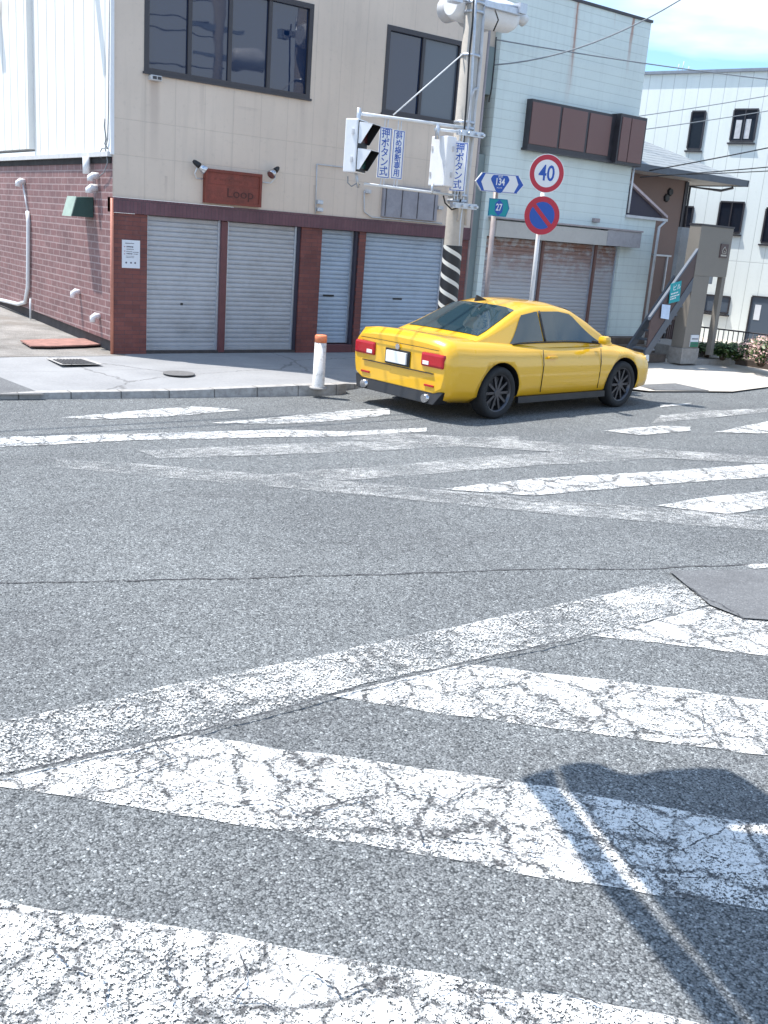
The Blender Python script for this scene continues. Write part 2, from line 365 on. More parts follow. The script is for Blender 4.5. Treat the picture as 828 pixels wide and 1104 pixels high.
M['green_awning'] = plain('dark_green_canvas', (0.035, 0.08, 0.07), 0.7)
M['green_awning_top'] = plain('faded_green_canvas', (0.30, 0.38, 0.33), 0.7)
M['roof_tile'] = plain('grey_roof_tile', (0.20, 0.225, 0.25), 0.6)
M['roof_dark'] = plain('dark_blue_roof', (0.035, 0.03, 0.05), 0.6)
M['soffit'] = plain('pale_soffit', (0.50, 0.46, 0.42), 0.6)
M['brown_panel'] = plain('brown_shutter_panel', (0.185, 0.10, 0.092), 0.5, 0.1, var=0.04, scale=3)
M['taupe'] = plain('taupe_render', (0.22, 0.20, 0.175), 0.8, var=0.06, scale=4, bump=0.25)
M['taupe_dark'] = plain('brown_render', (0.20, 0.135, 0.115), 0.8, var=0.06, scale=4, bump=0.25)
M['stair'] = plain('dark_slate_steel', (0.10, 0.115, 0.14), 0.5, 0.2)
M['stair_brown'] = plain('brown_stair_panel', (0.085, 0.055, 0.055), 0.5)
M['stone'] = plain('rough_stone', (0.30, 0.28, 0.26), 0.85, var=0.2, scale=14, bump=0.5)
M['soil'] = plain('dark_planter', (0.11, 0.085, 0.07), 0.9, var=0.3)
M['paper'] = plain('white_poster', (0.70, 0.72, 0.76), 0.5, var=0.03)
M['ink'] = plain('poster_ink', (0.10, 0.09, 0.12), 0.6)
M['pinkink'] = plain('poster_pink_ink', (0.45, 0.20, 0.24), 0.6)
M['orange'] = plain('orange_band', (0.72, 0.22, 0.10), 0.5, var=0.22, scale=10, dirt=0.3)
M['bollard'] = plain('dirty_white_bollard', (0.72, 0.70, 0.68), 0.5, var=0.08, scale=14, dirt=0.55)
M['cable'] = plain('black_cable', (0.02, 0.02, 0.022), 0.6)
M['cable_grey'] = plain('grey_cable', (0.22, 0.24, 0.26), 0.6)
M['caster_dark'] = plain('caster_sheet', (0.10, 0.12, 0.2), 0.8)  # only for the added piece that throws the foreground shadow
M['red_plate'] = plain('rusty_red_plate', (0.33, 0.17, 0.14), 0.8, var=0.3, scale=8, dirt=0.6)
M['grate'] = plain('iron_grate', (0.10, 0.10, 0.105), 0.6, 0.4)
M['leaf'] = plain('dark_leaf', (0.030, 0.062, 0.018), 0.5, var=0.6, scale=14, bump=0)
M['leaf2'] = plain('light_leaf', (0.11, 0.16, 0.05), 0.5, var=0.4, scale=14, bump=0)
M['petal'] = plain('pale_pink_petal', (0.62, 0.40, 0.36), 0.6, var=0.25, scale=18, bump=0)
M['twig'] = plain('twig', (0.10, 0.07, 0.045), 0.8)

def mat_siding():
    t = mat_panel_wall('pale_green_siding', (0.69, 0.765, 0.735), 'x', None, zperiod=0.163, var=0.05, gdark=0.30, stains=0.10, gw=0.010, rough=0.55)
    base = t.b.inputs['Base Color'].links[0].from_socket
    x, y, z = t.xyz(); wob = t.math('MULTIPLY', t.math('SUBTRACT', t.noise(1.0, 3, 0.6, v=t.vmul(t.pos, (3, 3, 2))), 0.5), 0.10)
    tot = None
    for cx, z0, w, k in ((PY(621, 30, 14.56).x, 4.9, 0.045, 0.85), (PY(681, 40, 14.56).x, 5.6, 0.05, 1.0), (PY(664, 15, 14.56).x, 6.35, 0.03, 0.7), (PY(617, 60, 14.56).x, 4.6, 0.10, 0.25)):
        d = t.math('ABSOLUTE', t.math('SUBTRACT', t.math('ADD', x, wob), cx))
        mk = t.math('MULTIPLY', t.math('MULTIPLY', t.ramp(d, w*0.3, w, 1, 0), t.ramp(z, z0, z0+0.9)), k)
        mk = t.math('MULTIPLY', mk, t.ramp(t.noise(1.0, 3, 0.6, v=t.vmul(t.pos, (40, 40, 1.5))), 0.3, 0.6, 0.45, 1.0))
        tot = mk if tot is None else t.math('MAXIMUM', tot, mk)
    c = t.mix(tot, base, (0.36, 0.12, 0.06))
    t.t.links.new(c, t.b.inputs['Base Color']); return t.m
M['siding'] = mat_siding()
M['siding_grey'] = mat_panel_wall('grey_green_sheet', (0.235, 0.285, 0.285), 'x', None, var=0.08, stains=0.12).m
M['white_build'] = mat_panel_wall('white_vertical_siding', (0.78, 0.82, 0.79), 'y', 0.335, zlines=(2.22,), var=0.02, gdark=0.5, stains=0.0, gw=0.014, offset=0.1).m

def mat_sidewalk():
    t = NT('sidewalk_concrete'); n1 = t.noise(1.1, 5, 0.6); n2 = t.noise(30, 4, 0.65); n3 = t.noise(160, 2, 0.6)
    f = t.math('ADD', t.math('MULTIPLY', n1, 0.5), t.math('ADD', t.math('MULTIPLY', n2, 0.3), t.math('MULTIPLY', n3, 0.2)))
    c = t.mix(t.ramp(f, 0.38, 0.62), (0.235, 0.235, 0.24), (0.325, 0.325, 0.33))
    cr = crack_mask(t, 0.42, 0.008, 0.8, 0.25, 0.4)
    x, y, z = t.xyz()
    lines = t.groove(t.math('ADD', y, t.math('MULTIPLY', x, 0.03)), 1.55, 0.012, 0.55)
    g = t.math('MAXIMUM', t.math('MULTIPLY', cr, 0.5), t.math('MULTIPLY', lines, 0.45))
    c = t.mix(g, c, (0.07, 0.065, 0.065)); t.bump(t.math('SUBTRACT', f, g), 0.35, 0.01); return t.fin(c, 0.85)
M['sidewalk'] = mat_sidewalk()
def mat_kerb():
    t = NT('kerb_concrete'); x, y, z = t.xyz(); g = t.groove(x, 0.6, 0.012, 0.2); n = t.noise(9, 5, 0.65)
    c = t.mix(t.ramp(n, 0.35, 0.65), (0.30, 0.285, 0.27), (0.44, 0.425, 0.41)); c = t.mix(t.math('MULTIPLY', t.ramp(t.noise(14, 5, 0.7), 0.5, 0.7), 0.45), c, (0.13, 0.12, 0.11))
    c = t.mix(g, c, (0.06, 0.055, 0.05)); t.bump(t.math('SUBTRACT', n, g), 0.4, 0.01); return t.fin(c, 0.85)
M['kerb'] = mat_kerb()
def mat_yard():
    t = NT('rough_yard_concrete'); n1 = t.noise(1.6, 6, 0.65); n2 = t.voro(38); n3 = t.noise(50, 4, 0.7)
    f = t.math('ADD', t.math('MULTIPLY', n1, 0.55), t.math('MULTIPLY', n3, 0.45))
    c = t.mix(t.ramp(f, 0.36, 0.62), (0.125, 0.115, 0.105), (0.34, 0.32, 0.30))
    c = t.mix(t.ramp(t.noise(0.7, 5, 0.7), 0.52, 0.62, 0, 0.7), c, (0.20, 0.175, 0.15))
    t.bump(t.math('ADD', f, t.math('MULTIPLY', n2, 0.6)), 0.6, 0.02); return t.fin(c, 0.9)
M['yard'] = mat_yard()
M['plaza'] = plain('pale_paving', (0.50, 0.46, 0.41), 0.85, var=0.10, scale=5, bump=0.2)
def mat_wrap():
    t = NT('striped_pole_wrap'); x, y, z = t.xyz(t.obj)
    a = t.math('MULTIPLY', t.math('ARCTAN2', y, x), 1/(2*math.pi))
    s = t.math('FRACT', t.math('ADD', t.math('ADD', t.math('MULTIPLY', a, 2.0), t.math('MULTIPLY', z, 4.6)), 10.0))
    m = t.math('LESS_THAN', s, 0.30)
    c = t.mix(m, (0.018, 0.02, 0.025), (0.70, 0.70, 0.66)); return t.fin(c, 0.5)
M['wrap'] = mat_wrap()

# ================================================================== GROUND
def sheet(name, pts, mat, z=0.0, kind=True, parent=None):
    mb = MB(); mb.quad([Vector((p[0], p[1], p[2] if len(p) > 2 else z)) for p in pts]); o = mb.build(name, mat, parent, recalc=False)
    if o.data.polygons[0].normal.z < 0: o.data.flip_normals()
    return struct(o) if kind else o
road = sheet('road', [(-400, -400), (400, -400), (400, 400), (-400, 400)], M['asphalt'])

# painted markings, each a 4 mm sheet
def mark(px, mat, z=0.004):
    return sheet('road_marking', [G(x, y, z) for x, y in px], M[mat], z)
LIFT = [0]
def rough_mark(px, mat, z=0.004, amp=0.012, step=0.12):
    """marking with slightly crumbled edges"""
    LIFT[0] += 1; z = z+0.0004*LIFT[0]
    P = [G(x, y, z) for x, y in px]; out_ = []
    for i, p in enumerate(P):
        q = P[(i+1) % len(P)]; d = q-p; n = max(1, int(d.length/step)); nn = Vector((-d.y, d.x, 0)).normalized()
        for k in range(n): out_.append(p + d*(k/n) + (nn*random.uniform(-amp, amp) if k else Vector()))
    return sheet('road_marking', out_, M[mat], z)
rough_mark([(-90, 796), (0, 777), (408, 693), (712, 628), (738, 630), (766, 651), (662, 679), (408, 733), (203, 790), (0, 834), (-90, 853)], 'paint_mid', 0.008)
rough_mark([(0, 839), (203, 793), (420, 823), (565, 844), (722, 871), (828, 888), (1000, 916), (1000, 1012), (828, 982), (706, 965), (560, 942), (420, 915), (152, 871), (0, 848)], 'paint')
rough_mark([(358, 750), (408, 737), (504, 716), (662, 733), (828, 755), (1000, 777), (1000, 840), (828, 814), (575, 782), (408, 759)], 'paint')
rough_mark([(639, 685), (766, 654), (804, 667), (828, 669), (960, 684), (960, 728), (828, 707), (692, 691)], 'paint')
rough_mark([(-160, 944), (0, 970), (203, 1001), (420, 1041), (662, 1084), (758, 1104), (1000, 1150), (1000, 1280), (420, 1190), (0, 1105), (-160, 1078)], 'paint')
rough_mark([(800, 609), (850, 607), (850, 612), (812, 613)], 'paint')
# far half of the crossing
rough_mark([(-60, 473), (0, 471), (200, 466), (304, 463), (375, 465), (460, 461), (460, 465), (375, 470), (304, 471), (150, 474), (0, 482), (-60, 486)], 'paint', amp=0.02)
rough_mark([(66, 450), (203, 438), (264, 442), (180, 449), (100, 452)], 'paint', amp=0.02)
rough_mark([(228, 456), (370, 443), (420, 440), (420, 447), (370, 453), (304, 457)], 'paint', amp=0.02)
rough_mark([(60, 495), (152, 500), (420, 523), (620, 541), (828, 556), (940, 563), (940, 580), (828, 572), (620, 556), (420, 536), (152, 512), (60, 503)], 'paint_faint', 0.008)
rough_mark([(474, 527), (575, 516), (712, 508), (828, 500), (940, 494), (940, 507), (828, 514), (712, 522), (575, 534)], 'paint')
rough_mark([(289, 512), (350, 506), (420, 502), (520, 492), (620, 486), (720, 484), (720, 493), (560, 503), (420, 514), (350, 519)], 'paint_faint', 0.006)
rough_mark([(707, 545), (760, 536), (828, 529), (940, 520), (940, 538), (828, 547), (783, 554)], 'paint')
rough_mark([(380, 464), (600, 477), (828, 492), (900, 496), (900, 504), (828, 500), (600, 487), (380, 474)], 'paint_faint', 0.006)
rough_mark([(150, 486), (290, 479), (420, 475), (560, 470), (560, 478), (420, 485), (300, 490), (170, 494)], 'paint_faint', 0.006)
rough_mark([(651, 464), (712, 459), (745, 460), (745, 464), (690, 469)], 'paint', amp=0.02)
rough_mark([(770, 466), (828, 454), (930, 450), (930, 462), (828, 467)], 'paint', amp=0.02)
rough_mark([(702, 456), (712, 448), (760, 443), (828, 440), (828, 444), (770, 450)], 'paint_mid', amp=0.02)
rough_mark([(712, 437), (745, 434), (745, 436), (712, 439)], 'paint', amp=0.01)
sheet('asphalt_patch', [G(x, y, 0.018) for x, y in ((722, 615.5), (828, 613.5), (960, 611), (960, 690), (828, 668), (801, 666), (766, 652), (738, 629))], M['patch'])
def mat_crack():
    t = NT('dark_crack'); c = t.mix(t.noise(60, 3, 0.6), (0.03, 0.03, 0.034), (0.09, 0.09, 0.095)); t.fin(c, 0.95)
    g = t.ramp(t.math('ADD', t.math('MULTIPLY', t.noise(75, 3, 0.7), 0.7), t.math('MULTIPLY', t.noise(9, 3, 0.6), 0.3)), 0.53, 0.58)
    tr = t.n('ShaderNodeBsdfTransparent'); mx = t.n('ShaderNodeMixShader')
    t.put(mx.inputs[0], g); t.t.links.new(t.b.outputs[0], mx.inputs[1]); t.t.links.new(tr.outputs[0], mx.inputs[2])
    t.t.links.new(mx.outputs[0], t.t.nodes['Material Output'].inputs['Surface']); return t.m
M['crack'] = mat_crack()
crk = random.Random(11)
def crack(px, w, amp=0.02, z=0.014, taper=True):
    z = z+0.008 if z > 0.005 else z
    P = [G(x, y, z) for x, y in px]
    for _ in range(5):
        Q = []
        for a_, b_ in zip(P[:-1], P[1:]):
            d = b_-a_; m = (a_+b_)/2+Vector((-d.y, d.x, 0))*crk.uniform(-1, 1)*amp*(6 if _ == 0 else 7)*min(1, 0.05/max(d.length, 0.05)+0.35); Q += [a_, m] if d.length > 0.012 else [a_]
        P = Q+[P[-1]]
    n = len(P); L = []; Rr = []
    for i, p in enumerate(P):
        d = (P[min(i+1, n-1)]-P[max(i-1, 0)]); nn = Vector((-d.y, d.x, 0)).normalized(); t = i/(n-1)
        k = w*crk.uniform(0.25, 1.0)*(min(1, 6*t, 6*(1-t))+0.05 if taper else 1)
        L.append(p+nn*k/2); Rr.append(p-nn*k/2)
    mb = MB(); mb.grid([L, Rr], smooth=False); o = mb.build('road_crack', M['crack'], recalc=False)
    if o.data.polygons[0].normal.z < 0: o.data.flip_normals()
    return struct(o)
crack([(-40, 629), (0, 628), (90, 627), (150, 626), (300, 622), (420, 619), (600, 613), (720, 612), (900, 605)], 0.022, 0.012, 0.004, False)
crack([(-60, 850), (0, 836), (100, 813), (203, 792), (300, 765), (408, 737), (500, 714), (585, 697), (662, 681), (766, 654)], 0.017, 0.012, 0.016)
crack([(735, 627), (770, 648), (801, 667), (830, 676)], 0.014, 0.02, 0.016)
crack([(430, 531), (560, 536), (680, 545), (828, 556), (900, 560)], 0.02, 0.015, 0.012)
crack([(0, 523), (180, 530), (300, 536)], 0.012, 0.02, 0.012)
z5 = lambda L: [(x/1.971, 600+y/1.971) for x, y in L]
z6 = lambda L: [(408+x/1.971, 600+y/1.971) for x, y in L]
for L, w in ((z5([(190, 350), (215, 345), (270, 305), (350, 300), (420, 290), (460, 285)]), .010), (z5([(235, 462), (285, 460), (330, 440), (375, 425), (330, 395), (310, 385)]), .012),
             (z5([(330, 480), (390, 490), (440, 468), (490, 482)]), .008), (z5([(450, 545), (480, 522), (560, 515), (650, 545), (720, 522), (765, 512), (828, 545)]), .011),
             (z5([(560, 430), (590, 470), (640, 455), (700, 440), (760, 450), (828, 480)]), .007), (z5([(60, 800), (110, 820), (130, 850), (175, 880), (232, 900), (226, 950), (205, 985)]), .013),
             (z5([(110, 800), (170, 770), (185, 750)]), .009), (z5([(380, 815), (350, 850), (372, 900), (360, 960)]), .009), (z5([(515, 830), (522, 885), (490, 935), (560, 940), (600, 980)]), .009),
             (z5([(600, 870), (660, 880), (690, 900), (720, 930), (828, 900)]), .010), (z6([(0, 484), (60, 495), (150, 515), (185, 492), (222, 475)]), .009),
             (z6([(0, 540), (50, 558), (85, 575), (92, 608), (140, 590), (190, 600), (260, 615), (320, 630)]), .010), (z6([(235, 548), (262, 575), (335, 600), (315, 628), (415, 640)]), .009),
             (z6([(190, 252), (250, 258), (290, 268), (330, 268), (390, 265), (470, 290), (600, 300), (640, 296)]), .010), (z6([(660, 305), (690, 330), (692, 365), (730, 340), (828, 322)]), .007),
             (z6([(400, 362), (430, 365), (500, 352), (560, 360), (640, 370), (700, 366), (760, 378), (828, 388)]), .010), (z6([(60, 195), (90, 190), (130, 175)]), .006),
             (z6([(470, 545), (540, 560), (600, 600), (640, 625), (720, 590), (740, 560)]), .012), (z6([(620, 640), (640, 680), (720, 680), (828, 665)]), .010), (z6([(560, 505), (690, 540), (828, 590)]), .007),
             (z6([(330, 905), (420, 930), (480, 960)]), .008), (z6([(120, 930), (160, 910), (240, 940), (330, 935)]), .008)):
    crack(L, w)
# dark crack line beside the patch
# low concrete apron / side yard left of the shop
def slab(name, top, mat, z_bot=-0.05, label=None):
    mb = MB(); n = len(top); T = [Vector(p) for p in top]; B = [Vector((p.x, p.y, z_bot)) for p in T]
    mb.quad(T)
    for i in range(n):
        j = (i+1) % n; mb.quad([T[i], B[i], B[j], T[j]])
    return struct(mb.build(name, mat))
E0 = (-6.0, 13.5, 0.05); E1 = (3.2, 11.93, 0.065); E2 = (5.4, 11.62, 0.09); E3 = (7.0, 11.47, 0.135); E4 = (7.62, 11.44, 0.14)
kw = 0.15
side = [E0, E1, E2, E3, E4, (7.82, 11.52, 0.135), (7.9, 11.75, 0.10), (8.3, 11.9, 0.05), (12.3, 11.75, 0.05), (12.7, 11.2, 0.05)]
inner = [Vector((p[0], p[1]+kw, p[2]+0.004)) for p in side]
# kerb stones (front) and the walk behind them
kb = MB()
for a, b, c, d in zip(side[:-1], side[1:], inner[:-1], inner[1:]):
    a, b = Vector(a), Vector(b); a.z += 0.006; b.z += 0.006; c = c+Vector((0, 0, 0.002)); d = d+Vector((0, 0, 0.002))
    kb.quad([a, b, d, c]); kb.quad([a, Vector((a.x, a.y-0.012, -0.05)), Vector((b.x, b.y-0.012, -0.05)), b])
struct(kb.build('kerb', M['kerb'], recalc=False))
wk = MB(); rows = [[p-Vector((0, 0, 0.004)) for p in inner], []]
for p in inner: rows[1].append(Vector((p.x, 14.35 if p.x > 5.6 else 14.45, 0.15)))
rows.append([Vector((p.x, 26, 0.16 if p.x > 5.6 else 0.30)) for p in rows[1]])
rows[1] = [Vector(q) for q in rows[1]]
wk.grid(rows[:2], smooth=False); struct(wk.build('sidewalk', M['sidewalk']))
slab('yard', [(-10, 14.43, 0.16), (5.75, 14.38, 0.152), (5.75, 27, 0.40), (-10, 27, 0.40)], M['yard'])
slab('shop_apron', [(5.7, 14.34, 0.152), (17.4, 14.34, 0.152), (17.4, 15.5, 0.16), (5.7, 15.5, 0.16)], M['sidewalk'])
# right-hand paving, flush with the road
pl = [G(700, 421.5, 0.03), G(747, 421.5, 0.03), G(790, 422, 0.03), G(828, 417, 0.03), G(1000, 402, 0.03)]
pl = [(12.7, 11.2, 0.05)] + [tuple(p) for p in pl[0:]] + [(60, 2, 0.05), (60, 60, 0.05), (17.4, 60, 0.05), (17.4, 14.3, 0.145), (12.7, 14.3, 0.145)]
mbp = MB(); mbp.quad([Vector(p) for p in pl]); struct(mbp.build('paving', M['plaza']))
# dark-toned wedge that ramps the road up to the paving
a, b, c = G(706, 421, 0.03), G(764, 421.5, 0.03), G(728, 413, 0.10)
mbw = MB(); a2, b2 = a+Vector((0, 0, 0.012)), b+Vector((0, 0, 0.012))
tip = Vector(c); mbw.quad([a2, b2, tip]); mbw.quad([a2, tip, a2+Vector((0.05, 0.5, 0))]); mbw.quad([b2, b2+Vector((-0.3, 0.45, 0)), tip]); mbw.quad([a2+Vector((0.05, 0.5, 0)), tip, b2+Vector((-0.3, 0.45, 0))])
mbw.quad([a2, Vector((a2.x, a2.y, 0)), Vector((b2.x, b2.y, 0)), b2])
tag(rebase(mbw.build('kerb_ramp', M['patch']), a), 'low dark ramp wedge at the edge of the pale paving ahead of the yellow car', 'ramp')
# patch on the walk, drain grate, red plate, manhole
def on_walk(x, y):
    z = 0.08
    for _ in range(8):
        q = G(x, y, z); yf = E0[1]+(q.x-E0[0])/(E1[0]-E0[0])*(E1[1]-E0[1]); z = 0.066+(q.y-yf-kw)/(14.4-yf-kw)*(0.15-0.066)
    return Vector((q.x, q.y, z+0.010))
sheet('asphalt_patch', [on_walk(x, y) for x, y in ((-60, 385), (0, 407.5), (48, 426.0), (0, 426.2), (-60, 427))], M['patch'])
tg = thing('drain_grate', 'rectangular iron drain grate set in the sidewalk at the shop corner', 'drain grate', G(82, 390, 0.152))
ga = [G(x, y, 0.158) for x, y in ((57, 388), (88, 387.6), (104, 392.3), (68, 392.6))]
fr = [G(x, y, 0.155) for x, y in ((50, 386.5), (91, 386), (111, 392.8), (66, 393.3))]
mb = MB(); mb.prism(fr, (0, 0, 0.004)); mb.build('frame', M['kerb'], tg)
mb = MB()
for i in range(9):
    u, v = (i+0.15)/9, (i+0.62)/9
    mb.prism([ga[0].lerp(ga[1], u), ga[0].lerp(ga[1], v), ga[3].lerp(ga[2], v), ga[3].lerp(ga[2], u)], (0, 0, 0.012))
mb.build('bar', M['grate'], tg)
mb = MB(); mb.prism([p+Vector((0, 0, 0.002)) for p in ga], (0, 0, 0.003)); mb.build('pit_dark', M['darkgap'], tg)  # thin near-black plate painted as the shadowed hollow under the bars
rp = [G(x, y, 0.20) for x, y in ((33, 374), (22, 368), (40, 367), (75, 366), (98, 366), (112, 372), (92, 373.2), (56, 374.3))]
mb = MB(); mb.prism(rp, (0, 0, 0.02)); tag(rebase(mb.build('metal_plate', M['red_plate']), rp[0]), 'faded red metal plate lying on rough concrete beside the maroon wall', 'plate')
mb = MB(); c = G(193, 403, 0.13); mb.tube([c, c+Vector((0, 0, 0.012))], 0.22, 24)
tag(rebase(mb.build('manhole_cover', plain('worn_iron_cover', (0.17, 0.165, 0.165), 0.7, 0.2, var=0.2, scale=20, dirt=0.3)), c), 'round dark manhole cover in the sidewalk before the shutters', 'manhole')

# ================================================================== SHOP (cream over brick)
XF, YF = 5.57, 14.56
ROOF = 7.9
shop = thing('shop_building', 'cream two-storey corner shop with maroon tile base and roller shutters', 'building', (XF, YF, 0.15))
def wall_x(mb, Y, u0, u1, z0, z1, openings, reveal=0.12):
    """wall facing -Y with rectangular openings (x0,x1,z0,z1) and their reveals"""
    xs = sorted({u0, u1, *[o[0] for o in openings], *[o[1] for o in openings]}); zs = sorted({z0, z1, *[o[2] for o in openings], *[o[3] for o in openings]})
    for i in range(len(xs)-1):
        for j in range(len(zs)-1):
            cx, cz = (xs[i]+xs[i+1])/2, (zs[j]+zs[j+1])/2
            if any(o[0] < cx < o[1] and o[2] < cz < o[3] for o in openings): continue
            mb.quad([(xs[i], Y, zs[j]), (xs[i+1], Y, zs[j]), (xs[i+1], Y, zs[j+1]), (xs[i], Y, zs[j+1])])
    for x0, x1, a, b in openings:
        q = Y+reveal
        mb.quad([(x0, Y, a), (x0, Y, b), (x0, q, b), (x0, q, a)]); mb.quad([(x1, Y, a), (x1, q, a), (x1, q, b), (x1, Y, b)])
        mb.quad([(x0, Y, a), (x0, q, a), (x1, q, a), (x1, Y, a)]); mb.quad([(x0, Y, b), (x1, Y, b), (x1, q, b), (x0, q, b)])
    return mb
# glazed openings
W1 = (PY(158, 76, YF).x-0.02, 8.80, 4.20, 5.55); W2 = (10.26, 11.86, 4.18, 5.51)
XR = 12.42
mb = MB(); wall_x(mb, YF, XF, XR, 2.44, ROOF, [W1, W2], 0.10)
mb.quad([(XR, YF, 2.44), (XR, 24, 2.44), (XR, 24, ROOF), (XR, YF, ROOF)])
mb.build('wall', M['cream'], shop)
mb = MB(); mb.quad([(XF, YF, ROOF), (XR, YF, ROOF), (XR, 30, ROOF), (XF, 30, ROOF)]); mb.box(XF-0.05, XR+0.03, YF-0.05, 30, ROOF+0.003, ROOF+0.15); mb.build('roof', M['roof_tile'], shop)
mb = MB()
mb.quad([(XF, YF, 3.06), (XF, 18.16, 3.06), (XF, 18.16, ROOF), (XF, YF, ROOF)])
mb.box(XF-0.10, XF+0.2, 18.16, 30, 3.16, ROOF); mb.build('side_wall', M['white_rib'], shop)
mb = MB(); mb.box(XF-0.03, XF+0.02, YF-0.012, YF+0.10, 3.02, ROOF-0.01); mb.build('corner_trim', M['white'], shop)
mb = MB(); mb.box(XF-0.07, XF+0.1, YF+0.02, 30, 2.99, 3.055); mb.build('eave_flashing', M['pvc'], shop)
mb = MB(); mb.box(XF-0.02, XF+0.1, YF+0.03, 30, 2.90, 2.988); mb.build('eave_dark_strip', M['darkgap'], shop)  # solid near-black strip painted as a dark gap below the flashing
mb = MB(); mb.quad([(XF, YF, 0.34), (XF, 30, 0.60), (XF, 30, 2.99), (XF, YF, 2.99)]); mb.build('tile_wall', M['brick_side'], shop)
mb = MB(); mb.quad([(XF+0.06, YF+0.1, 0.0), (XF+0.06, 30, 0.0), (XF+0.06, 30, 0.62), (XF+0.06, YF+0.1, 0.36)]); mb.quad([(XF, YF, 0.34), (XF, 30, 0.60), (XF+0.06, 30, 0.60), (XF+0.06, YF, 0.34)]); mb.build('foundation', M['foundation'], shop)
mb = MB(); mb.tube([(XF-0.012, YF-0.008, 0.15), (XF-0.012, YF-0.008, 2.42)], 0.026, 8); mb.build('corner_trim', M['salmon'], shop)
# street level front
mb = MB()
shut = [(6.11, 7.34, 0.22, 2.21), (7.46, 8.74, 0.22, 2.21), (9.22, 9.90, 0.30, 2.20), (10.10, 11.88, 0.25, 2.19)]
wall_x(mb, YF, XF+0.01, XR, 0.15, 2.22, [(6.11, 8.80, 0.15, 2.22), (9.20, 9.96, 0.15, 2.22), (10.10, 11.95, 0.15, 2.22)], 0.14)
mb.build('tile_wall', M['brick_front'], shop)
mb = MB(); mb.box(XF-0.0, XR, YF-0.035, YF+0.2, 2.223, 2.437); mb.build('lintel', M['brick_lintel'], shop, bevel=0.004)
mb = MB(); mb.box(6.0, 12.2, YF+0.18, YF+0.22, 0.0, 2.4); mb.build('backing', M['darkgap'], shop)
mb = MB(); mb.box(7.345, 7.455, YF+0.01, YF+0.14, 0.17, 2.215); mb.build('shutter_post', M['maroon'], shop, bevel=0.005)
mb = MB(); mb.box(9.21, 9.95, YF+0.0, YF+0.17, 0.15, 0.29); mb.box(10.11, 11.94, YF+0.0, YF+0.17, 0.15, 0.235); mb.build('sill', M['maroon'], shop, bevel=0.005)
mb = MB(); mb.box(6.12, 8.79, YF+0.02, YF+0.17, 0.15, 0.20); mb.build('sill', M['foundation'], shop)
def shutter(x0, x1, z0, z1, Y, mat, parent, pitch_=0.072, slot=None):
    n = int((z1-z0)/pitch_); rows = []
    h = (z1-z0)/n
    for i in range(n):
        z = z0+i*h
        for f, d in ((0.0, 0.0), (0.10, -0.009), (0.45, -0.013), (0.80, -0.010), (0.93, 0.0), (0.995, 0.004)):
            rows.append([(x0, Y+d, z+f*h), (x1, Y+d, z+f*h)])
    mb = MB(); mb.grid(rows, smooth=False); o = mb.build('roller_shutter', mat, parent, recalc=False)
    b = MB(); b.box(x0, x1, Y-0.022, Y+0.01, z0-0.05, z0+0.005); b.build('bottom_rail', mat, o, bevel=0.003)
    g = MB(); g.box(x0-0.004, x0+0.03, Y-0.03, Y+0.03, z0-0.05, z1); g.box(x1-0.03, x1+0.004, Y-0.03, Y+0.03, z0-0.05, z1); g.build('guide_rail', M['metal'] if mat is not M['shutter_blue'] else M['metal'], o)
    for sx, sz, w in (slot or []):
        s_ = MB(); s_.box(sx-w/2, sx+w/2, Y-0.019, Y-0.005, sz-0.015, sz+0.015); s_.build('mail_slot', M['black'], o)
    return o
shutter(shut[0][0], shut[0][1], shut[0][2]+0.03, 2.222, YF+0.09, M['shutter'], shop, slot=[(6.72, 0.92, 0.04)])
shutter(shut[1][0], shut[1][1], shut[1][2]+0.03, 2.222, YF+0.09, M['shutter'], shop)
s3 = shutter(9.23, 9.90, 0.36, 2.222, YF+0.13, M['shutter_blue'], shop, slot=[(9.47, 1.12, 0.22)])
shutter(10.12, 11.90, 0.29, 2.222, YF+0.12, M['shutter_blue'], shop, slot=[(10.95, 1.10, 0.20)])
mb = MB(); mb.box(8.745, 8.80, YF+0.03, YF+0.14, 0.15, 2.22); mb.box(9.905, 9.955, YF+0.03, YF+0.14, 0.15, 2.22); mb.build('door_jamb', M['roof_dark'], shop)
# upstairs windows
def window(parent, x0, x1, z0, z1, Y, divs, mats, fw=0.055, sash=0.03, name='window'):
    f = MB()
    f.box(x0-0.02, x1+0.02, Y-0.03, Y+0.06, z0-0.02, z0+fw); f.box(x0-0.02, x1+0.02, Y-0.03, Y+0.06, z1-fw, z1+0.02)
    f.box(x0-0.02, x0+fw, Y-0.028, Y+0.055, z0+fw, z1-fw); f.box(x1-fw, x1+0.02, Y-0.028, Y+0.055, z0+fw, z1-fw)
    o = f.build(name, M['frame_dark'], parent)
    b = [x0+fw] + list(divs) + [x1-fw]
    for i in range(len(b)-1):
        off = 0.012 if i % 2 else 0.0
        g = MB(); g.quad([(b[i], Y+0.03-off, z0+fw), (b[i+1], Y+0.03-off, z0+fw), (b[i+1], Y+0.03-off, z1-fw), (b[i], Y+0.03-off, z1-fw)])
        g.build('pane', M[mats[i]], o)
    s_ = MB()
    for d in divs: s_.box(d-sash, d+sash, Y-0.008, Y+0.05, z0+fw, z1-fw)
    if divs: s_.build('sash', M['frame_dark'], o)
    si = MB(); si.box(x0-0.04, x1+0.04, Y-0.06, Y-0.028, z0-0.035, z0-0.005); si.build('sill', M['frame_dark'], o)
    return o
d1 = [PY(140+k/3.45, 45, YF).x for k in (225, 375, 522)]
window(shop, *W1, YF+0.02, d1, ['glass']*4)
window(shop, *W2, YF+0.02, [PY(340+400/3.45, 75, YF).x], ['glass', 'glass_soft'])
